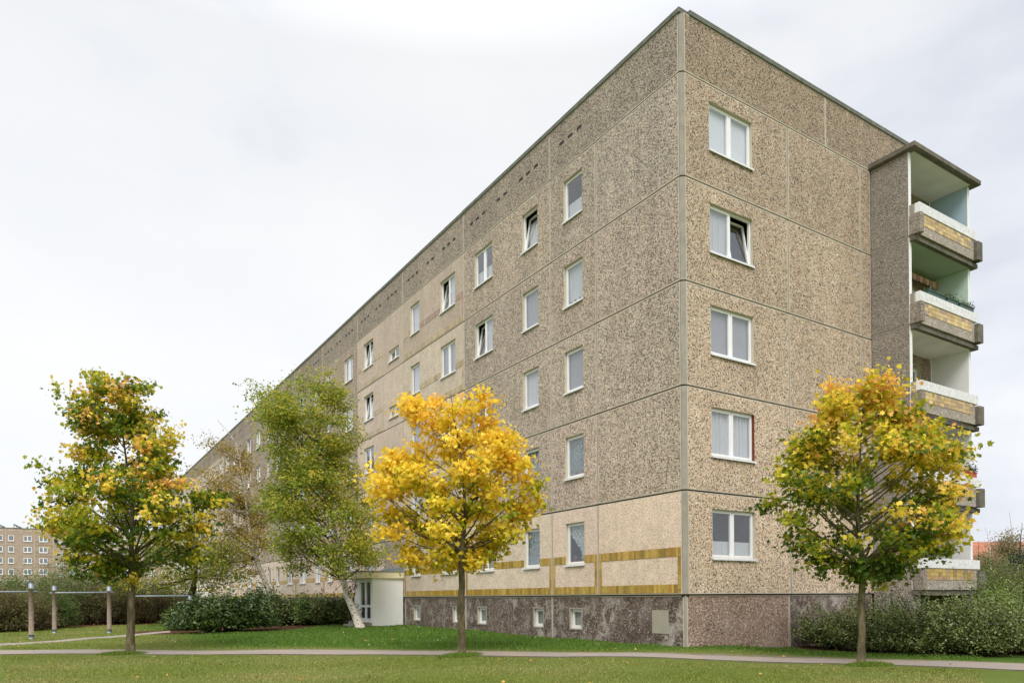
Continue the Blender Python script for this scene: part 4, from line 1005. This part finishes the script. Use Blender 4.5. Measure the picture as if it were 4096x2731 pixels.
broadleaf('evergreen_tree', (2345, 1340), 1320, [(2342, 1290, 0), (2345, 1230, 0), (2348, 1200, 0)], [(1188, 2340, 2360), (1205, 2318, 2385), (1235, 2310, 2400), (1265, 2292, 2410), (1300, 2288, 2410), (1320, 2300, 2400)], 48, 53, EG,
  'dark bushy evergreen tree cut by the right photo edge', nspray=320, per=46, lsize=.14, spread=.3, shape='diamond', bmat=m_bark_dark, r0=.2, nlimb=16, mat=m_leafg)
broadleaf('evergreen_tree', (2250, 1345), 1330, [(2248, 1290, 0), (2247, 1240, 0)], [(1236, 2238, 2258), (1260, 2232, 2272), (1290, 2228, 2275), (1325, 2226, 2280)], 46, 54, EG,
  'small dark evergreen just right of the balcony tower', nspray=150, per=40, lsize=.13, spread=.22, shape='diamond', bmat=m_bark_dark, r0=.12, nlimb=10, mat=m_leafg)
for i, (x, D, rx, ry, h, pal, ts, lab) in enumerate([(2275, 40, 2.2, 1.8, 3.0, HG, .15, 'grey green bush in front of the distant tiled house'), (2350, 38, 2.4, 2, 3.3, HB, .4, 'autumn tinged bush below the dark evergreen tree'), (2262, 34, 1.3, 1.3, 2.2, HG, -.1, 'dark bush right behind the balcony tower')]):
    shrub('shrub', gd(x, D), rx, ry, h, lab, pal, 130+i, 520, 32, .08, 'diamond', m_leaf, tshift=ts, group='bushes between hedge and house', flare=.6, low=.03)

# ------------------------------------------------------------------ distant second block at left
FY, FXs = 205.0, None
def onY(x, y, Y):
    d = ray(x, y); return CAM+d*(Y-CAM[1])/d[1]
u0 = lambda cx_: (cx_/3.92)/K            # crop pixels measured in the photo
sx540 = onY(u0(540), 1250, FY)[0]
FARZ = 2.75
FB = empty('distant_apartment_building', (sx540, FY+6, 1)); FB['_flat'] = 1; tag(FB, 'second prefabricated block of flats far away at left behind the hedge', 'building')
FF = lambda s, d, z: (sx540+s, FY-d, z+FARZ)
fm_wall = simple('distant_concrete', srgb(176, 156, 142), .9, .10, .6)
fcols = [(-24, -18), (-18, -12), (-12, -6), (-6, 0), (0, 4.1), (4.1, 6.7), (6.7, 13), (13, 19), (19, 25), (25, 31), (31, 37), (37, 43)]
mb = MB(FF); mb.box(-30, 43, -12, 0, -3.5, 15.35); mb.build('wall', fm_wall, FB)
mb = MB(FF)
for a, b in fcols: mb.box(a-.07, a+.07, 0, .03, 0, 15.3)
for k in range(1, 6): mb.box(-30, 43, 0, .04, k*2.8-.04, k*2.8+.05)
mb.build('panel_joints', simple('pale_joint', srgb(196, 182, 160), .9, .1, 1), FB)
mb = MB(FF); mb.box(-30, 43, -12.1, .08, 15.35, 15.5); mb.build('roof', m_coping, FB)
mb = MB(FF)
for c0 in range(-30, 43, 6):
    for r_ in vrel: mb.box(c0+r_, c0+r_+.3, 0.0, .03, 14.72, 14.88)
mb.build('vents', simple('pale_vents', srgb(222, 214, 200), .9, .1, 1), FB)
mb = MB(FF); oc_ = simple('ochre_band', srgb(150, 122, 84), .8, .2, 3)
for (a, b) in ((0, 4.1), (6.7, 13), (25, 31)):
    for k in range(1, 5):
        mb.box(a+.2, b-.2, 0, .05, k*2.8+.08, k*2.8+.22); mb.box(a+.2, b-.2, 0, .05, k*2.8+.95, k*2.8+1.05)
mb.build('tile_band', oc_, FB)
fwin = []
for a, b in fcols:
    if b-a < 3: continue
    if b-a < 5: fwin.append((a+1.0, a+2.8, 2)); continue
    if a < 0: fwin += [(a+.5, a+1.7, 1), (a+3.7, a+5.4, 2)] if (a/6) % 2 else [(a+.6, a+2.3, 2), (a+4.2, a+5.4, 1)]
    else: fwin += [(a+.9, a+2.1, 1), (a+4.1, a+5.8, 2)] if ((a-6.7)//6) % 2 == 0 else [(a+.9, a+2.6, 2), (a+4.2, a+5.4, 1)]
def fwm(w_, l):
    m2 = MB(); h_ = 1.4; t = .13
    m2.box(0, w_, -.05, .03, 0, t); m2.box(0, w_, -.05, .03, h_-t, h_); m2.box(0, t, -.05, .03, t, h_-t); m2.box(w_-t, w_, -.05, .03, t, h_-t)
    if l == 2: m2.box(w_/2-.12, w_/2+.12, -.05, .03, t, h_-t)
    m2.box(-.05, w_+.05, -.14, 0, -.1, -.01); return m2.mesh('window', [m_white])
def fwp(w_):
    m2 = MB(); m2.box(.1, w_-.1, -.02, -.005, .1, 1.3); return m2.mesh('pane', [m_fglass])
m_fglass = simple('distant_window_glass', (.22, .24, .28), .15, .5, .7, .6)
for a, b, l in fwin:
    for k in range(5):
        w_ = round(b-a, 2); o = bpy.data.objects.new('window', cached(('fw', w_, l), lambda: fwm(w_, l))); o.location = (sx540+a, FY-.02, FARZ+k*2.8+1.0); COL.objects.link(o)
        o.parent = FB; o.matrix_parent_inverse = Matrix.Translation(-FB.location)
        c = bpy.data.objects.new('pane', cached(('fp', w_), lambda: fwp(w_))); COL.objects.link(c); c.parent = o
for k in range(1, 5):
    o = bpy.data.objects.new('stair_window', cached(('st',), lambda: (lambda m2: (m2.box(0, 1.7, -.03, .0, 0, .6), m2.box(.12, .75, -.035, -.03, .1, .5, 1), m2.box(.95, 1.58, -.035, -.03, .1, .5, 1), m2.mesh('stair_window', [m_white, m_fglass]))[-1])(MB())))
    o.location = (sx540+4.6, FY-.001, FARZ+k*2.8+.5); COL.objects.link(o); o.parent = FB; o.matrix_parent_inverse = Matrix.Translation(-FB.location)
m_solar = simple('solar_glass', (.03, .035, .05), .2, .1, 2, .6)
for j, cx_ in enumerate((-52, 212, 478, 742)):
    x0 = onY(u0(cx_), 1200, FY)[0]; L = 1.7; zr = FARZ+15.5
    o = thing('solar_panel', (x0, FY+.6, zr), ['solar panel on the distant roof, cut by the left photo edge', 'solar panel on the distant roof, second from the left', 'solar panel on the distant roof, third from the left', 'rightmost solar panel on the distant roof, beside the maple crown'][j], 'solar panel', 'solar panels on the distant flat roof')
    m2 = MB(); m2.prism([(0, 0)]*0 or [(x0, FY+.1), (x0+L, FY+.1), (x0+L, FY+8), (x0, FY+8)], zr, zr+.01)
    m2 = MB()
    m2.face([(x0, FY+.1, zr+1.05), (x0+L, FY+.1, zr+.15), (x0+L, FY+5, zr+.15), (x0, FY+5, zr+1.05)]); m2.face([(x0, FY+.1, zr+.97), (x0+L, FY+.1, zr+.07), (x0+L, FY+5, zr+.07), (x0, FY+5, zr+.97)])
    m2.face([(x0, FY+.1, zr+.97), (x0+L, FY+.1, zr+.07), (x0+L, FY+.1, zr+.15), (x0, FY+.1, zr+1.05)]); m2.build('module', m_solar, o)
    m2 = MB(); m2.box(x0, x0+.12, FY+.15, FY+.25, zr, zr+.97); m2.box(x0+.55, x0+.65, FY+.15, FY+.25, zr, zr+.67); m2.box(x0, x0+L, FY+.15, FY+.25, zr, zr+.08); m2.build('rack', m_inner, o)

# ------------------------------------------------------------------ exercise bars
def bars(posts, ends, zbar, label, nm='exercise_bar'):
    P = [np.array([*ghit(*p)]) for p in posts]
    T = thing(nm, P[0], label, 'exercise bar', 'wooden exercise bars on the grass')
    for p, top in zip(P, zbar[1]):
        D = (p-CAM)@AF; H_ = (ghit_y(p)-top)*pxm(D)
        mb = MB(); mb.tube([p+[0, 0, -.1], p+[0, 0, H_*.5], p+[0, 0, H_-.20]], [.088, .086, .082], 12); mb.build('post', m_wood, T, True)
        mb = MB(); mb.tube([p+[0, 0, H_-.24], p+[0, 0, H_-.06], p+[0, 0, H_]], [.094, .094, .05], 12); mb.build('post_cap', m_steel, T, True)
        mb = MB(); mb.tube([p+[0, 0, -.02], p+[0, 0, .17]], [.096, .096], 12); mb.build('post_shoe', m_steel, T, True)
    a, b = P[0], P[-1]; dv = norm(b-a); dv[2] = 0; D = (a-CAM)@AF
    za = a[2]+(ghit_y(a)-zbar[0])*pxm(D)
    A_ = a-dv*ends[0]; B_ = b+dv*ends[1]; A_[2] = B_[2] = za
    sidev = np.array([dv[1], -dv[0], 0])*(-.0)
    mb = MB(); mb.tube([A_+sidev, B_+sidev], .034, 10); mb.build('bar', m_steel, T, True)
def ghit_y(p):
    d = p-CAM; z = d@AF; return (CY-FPX*(d@AU)/z)/K
bars([(125, 1453), (251, 1453)], (.25, .25), (1361, (1343, 1344)), 'pair of wooden posts with one steel bar between them, left of the maple trunk')
bars([(-60, 1467), (72, 1467)], (.2, .28), (1359, (1336, 1336)), 'nearest bar, its right post standing free and its left end outside the photo')
bars([(301, 1443), (437, 1441)], (.1, .1), (1368.5, (1366.5, 1366.5)), 'far bar partly hidden behind the left maple and brown bushes')

# ------------------------------------------------------------------ flower boxes on the balconies
def box_plant(x0, x1, y, z, hgt, dep, mat, pal, n, label, seed, nm='flower_box', grp=None, flowers=None, sp=.09):
    T = thing(nm, ((x0+x1)/2, y, z), label, 'flower box', grp); r = np.random.default_rng(seed)
    mb = MB(); mb.prism([(x0+.02, y-dep/2+.02), (x1-.02, y-dep/2+.02), (x1-.02, y+dep/2-.02), (x0+.02, y+dep/2-.02)], z, z+hgt-.03); mb.box(x0, x1, y-dep/2, y+dep/2, z+hgt-.03, z+hgt); mb.build('trough', mat, T)
    P = np.c_[x0+(x1-x0)*r.random(n), y+(r.random(n)-.5)*dep*1.3, z+hgt+np.abs(r.standard_normal(n))*sp]; c = pick(pal, r.random(n), r)
    if flowers is not None: k = r.random(n) < .12; c[k] = flowers
    link(bpy.data.objects.new('plants', leafmesh('plants', P, r.standard_normal((n, 3)), .06, c, 'diamond', m_leafg, r)), T)
for j, (a, b) in enumerate(((9.35, 10.45), (10.55, 11.25), (11.35, 12.3))):
    box_plant(a, b, -1.45, 3*H+1.112, .16, .17, m_gplastic, HG, [30, 160, 160][j], ['left dark green flower trough on the third floor balcony, nearly empty', 'middle dark green flower trough on the third floor balcony', 'right dark green flower trough on the third floor balcony'][j], 200+j, grp='green flower troughs')
box_plant(11.75, 12.35, -1.46, H+1.112, .17, .19, m_terra, HG, 260, 'terracotta flower box with dark red flowers at the right end of the first floor balcony', 210, flowers=np.array([.16, .02, .04]), sp=.13, grp='terracotta flower boxes')
box_plant(9.3, 10.0, -1.46, H+1.112, .17, .19, m_terra, HG, 160, 'terracotta flower box with green plants at the left end of the first floor balcony', 211, sp=.07, grp='terracotta flower boxes')
# flower pots behind the glass of two windows on the long facade
def pot(y, z, label, seed, fl):
    T = thing('flower_pot', (.19, y, z), label, 'flower pot', 'flower pots on window sills'); r = np.random.default_rng(seed)
    mb = MB(); mb.tube([(.19, y, z), (.19, y, z+.09)], [.045, .06], 12); mb.build('pot', m_terra, T, True)
    n = 60; P = np.array([.19, y, z+.15])+r.standard_normal((n, 3))*[.03, .06, .04]; c = pick(HL, r.random(n), r); k = r.random(n) < .5; c[k] = fl
    link(bpy.data.objects.new('flowers', leafmesh('flowers', P, r.standard_normal((n, 3)), .045, c, 'diamond', m_leaf, r)), T)
pot(4.55, ZS+.06, 'pot of yellow flowers inside the ground floor window with draped lace', 220, np.array([.7, .55, .05]))
pot(4.95, ZS+.06, 'pot of violet flowers inside the ground floor window with draped lace', 221, np.array([.35, .2, .5]))
pot(4.55, H+ZS+.06, 'pot of pink flowers inside the window above the draped lace one', 222, np.array([.5, .05, .15]))
pot(4.85, H+ZS+.06, 'pot of dark red flowers inside the window above the draped lace one', 223, np.array([.35, .02, .06]))

# ------------------------------------------------------------------ grass, daisies, fallen leaves
def inwedge(n, r, dmin, dmax, power=1.0):
    """random ground points in front of the camera, denser near it"""
    D = dmin*(dmax/dmin)**(r.random(n)**power); t = (r.random(n)*1.36-.70)
    return CAM[0]+AF[0]*D+AR[0]*t*D, CAM[1]+AF[1]*D+AR[1]*t*D, D
r = np.random.default_rng(77)
n = 330000; X, Y, D = inwedge(n, r, 10.5, 46)
inb = (X > -.02) & (Y > -.02)
dd1 = pdist(X, Y, CL[0][0]); dd2 = pdist(X, Y, CL[1][0]); ok = ~inb & (dd1 > .66+.16*r.random(n)+.25*(side(X, Y) > 0)*r.random(n)) & (dd2 > .34) & ((bedmask(X, Y) < .4)) & (hedgeline(X, Y) < .5)
pf = (X < 0) & (X > -2.3) & (Y > 18.1) & (Y < 20.6); ok &= ~pf
# bare patch thinning on the foreground side, random
ok &= ~((side(X, Y) > 0) & (dd1 < 1.15) & (np.sin(X*2.1)*np.sin(Y*1.7+X)+r.random(n) > .35))
ok &= r.random(n) < .55+.45*np.sin(X*1.1+np.sin(Y*.9)*1.3)**2
ok0 = ok; X, Y, D = X[ok], Y[ok], D[ok]; n = len(X); Z = gz(X, Y)
lu = S((side(X, Y)-1.2)/1.5)*S((X+11.5)/3)
hgt = (.020+.022*r.random(n))*(1+.8*lu)*(.8+.4*np.sin(X*2.3+1)*np.sin(Y*1.9)); hgt *= np.clip((dd1[ok0]-.5)/.8, .35, 1); wd = (.006+.0007*D)*(.7+.6*r.random(n))
an = r.random(n)*np.pi; dx, dy = np.cos(an)*wd, np.sin(an)*wd; lx, ly = (r.random(n)-.5)*hgt*1.1, (r.random(n)-.5)*hgt*1.1
A = np.stack([X-dx, Y-dy, Z-.005], 1); B = np.stack([X+dx, Y+dy, Z-.005], 1); Cc = np.stack([X+lx, Y+ly, Z+hgt], 1)
V = np.stack([A, B, Cc], 1).reshape(-1, 3)
dryc = np.clip(.38+.6*np.sin(X*.8+Y*.5)*np.sin(X*.3-Y*.9+2)+.6*(r.random(n)-.5), 0, 1)*(1-lu)
c1 = np.array([.225, .265, .05]); c2 = np.array([.36, .34, .12]); c3 = np.array([.13, .225, .035])
cols = c1*(1-dryc)[:, None]+c2*dryc[:, None]; cols = cols*(1-lu)[:, None]+c3*lu[:, None]; cols *= (.75+.5*r.random(n))[:, None]
o = link(bpy.data.objects.new('grass', npmesh('grass', V, np.full(n, 3), m_grass, np.repeat(cols, 3, axis=0)))); tag(o, 'short mown grass covering the lawn on both sides of the footpath', 'grass', kind='stuff')
# tufts round the maple feet
def tuft(c, n, rad, seed, lab):
    r = np.random.default_rng(seed); a = r.random(n)*6.283; q = rad*np.sqrt(r.random(n)); X = c[0]+np.cos(a)*q*1.5; Y = c[1]+np.sin(a)*q; Z = gz(X, Y); h = (.06+.07*r.random(n))*(1-.6*(q/rad)**2)
    w_ = .008+.008*r.random(n); an = r.random(n)*np.pi; dx, dy = np.cos(an)*w_, np.sin(an)*w_
    V = np.stack([np.stack([X-dx, Y-dy, Z-.01], 1), np.stack([X+dx, Y+dy, Z-.01], 1), np.stack([X+(r.random(n)-.5)*.09, Y+(r.random(n)-.5)*.09, Z+h], 1)], 1).reshape(-1, 3)
    cols = np.array([.15, .22, .03])*(.7+.7*r.random(n))[:, None]
    o = link(bpy.data.objects.new('grass_tuft', npmesh('grass_tuft', V, np.full(n, 3), m_grass, np.repeat(cols, 3, axis=0)))); tag(o, lab, 'grass', kind='stuff')
for (x, y, D, lab) in ((299, 1499, 20.4, 'longer grass round the foot of the left maple'), (1060, 1502, 18.3, 'longer grass round the foot of the yellow maple'), (1978, 1524, 16.2, 'longer grass round the foot of the right maple')):
    p = atd(x, y, D); tuft(p-CFX*.38, 1500, .42, int(x), lab)
def scatter(name, n, size, colsel, seed, lab, cat, dm, dM, cond, flat=.02, shape='diamond', minc=None):
    r = np.random.default_rng(seed); X, Y, D = inwedge(n, r, dm, dM); ok = cond(X, Y) & ~((X > -.1) & (Y > -.1)); X, Y = X[ok], Y[ok]; n = len(X)
    P = np.stack([X, Y, gz(X, Y)+flat+.03*r.random(n)], 1); Nn = np.array([0, 0, 1.])+r.standard_normal((n, 3))*.35
    c = pick(colsel, r.random(n), r, .1)
    o = link(bpy.data.objects.new(name, leafmesh(name, P, Nn, size, c, shape, m_petal, r, .05))); tag(o, lab, cat, kind='stuff')
scatter('daisies', 480, .045, [(.8, .8, .78), (.85, .84, .8)], 300, 'tiny white daisies dotted over the lush lawn before the facade', 'flowers', 17, 40, lambda X, Y: (side(X, Y) > 1.2) & (X < 0) & (X > -12) & (bedmask(X, Y) < .2), .06, 'oval')
scatter('fallen_leaves', 260, .075, [(.45, .25, .05), (.6, .36, .08), (.35, .14, .04)], 301, 'fallen yellow and brown leaves lying scattered on the grass', 'leaves', 11, 42, lambda X, Y: (np.abs(side(X, Y)) > .2) & (np.sin(X*1.7)*np.sin(Y*1.3) > -.2), .035, 'maple')
scatter('leaf_litter', 9000, .11, [(.16, .06, .02), (.34, .13, .04), (.42, .2, .06)], 302, 'brown leaf litter along the foot of the left hedge', 'leaves', 26, 50, lambda X, Y: (hedgeline(X, Y) > .15) & (hedgeline(X, Y-2.2) < .5), .01, 'maple')
for o in scene.objects:
    if '_flat' in o.keys(): del o['_flat']
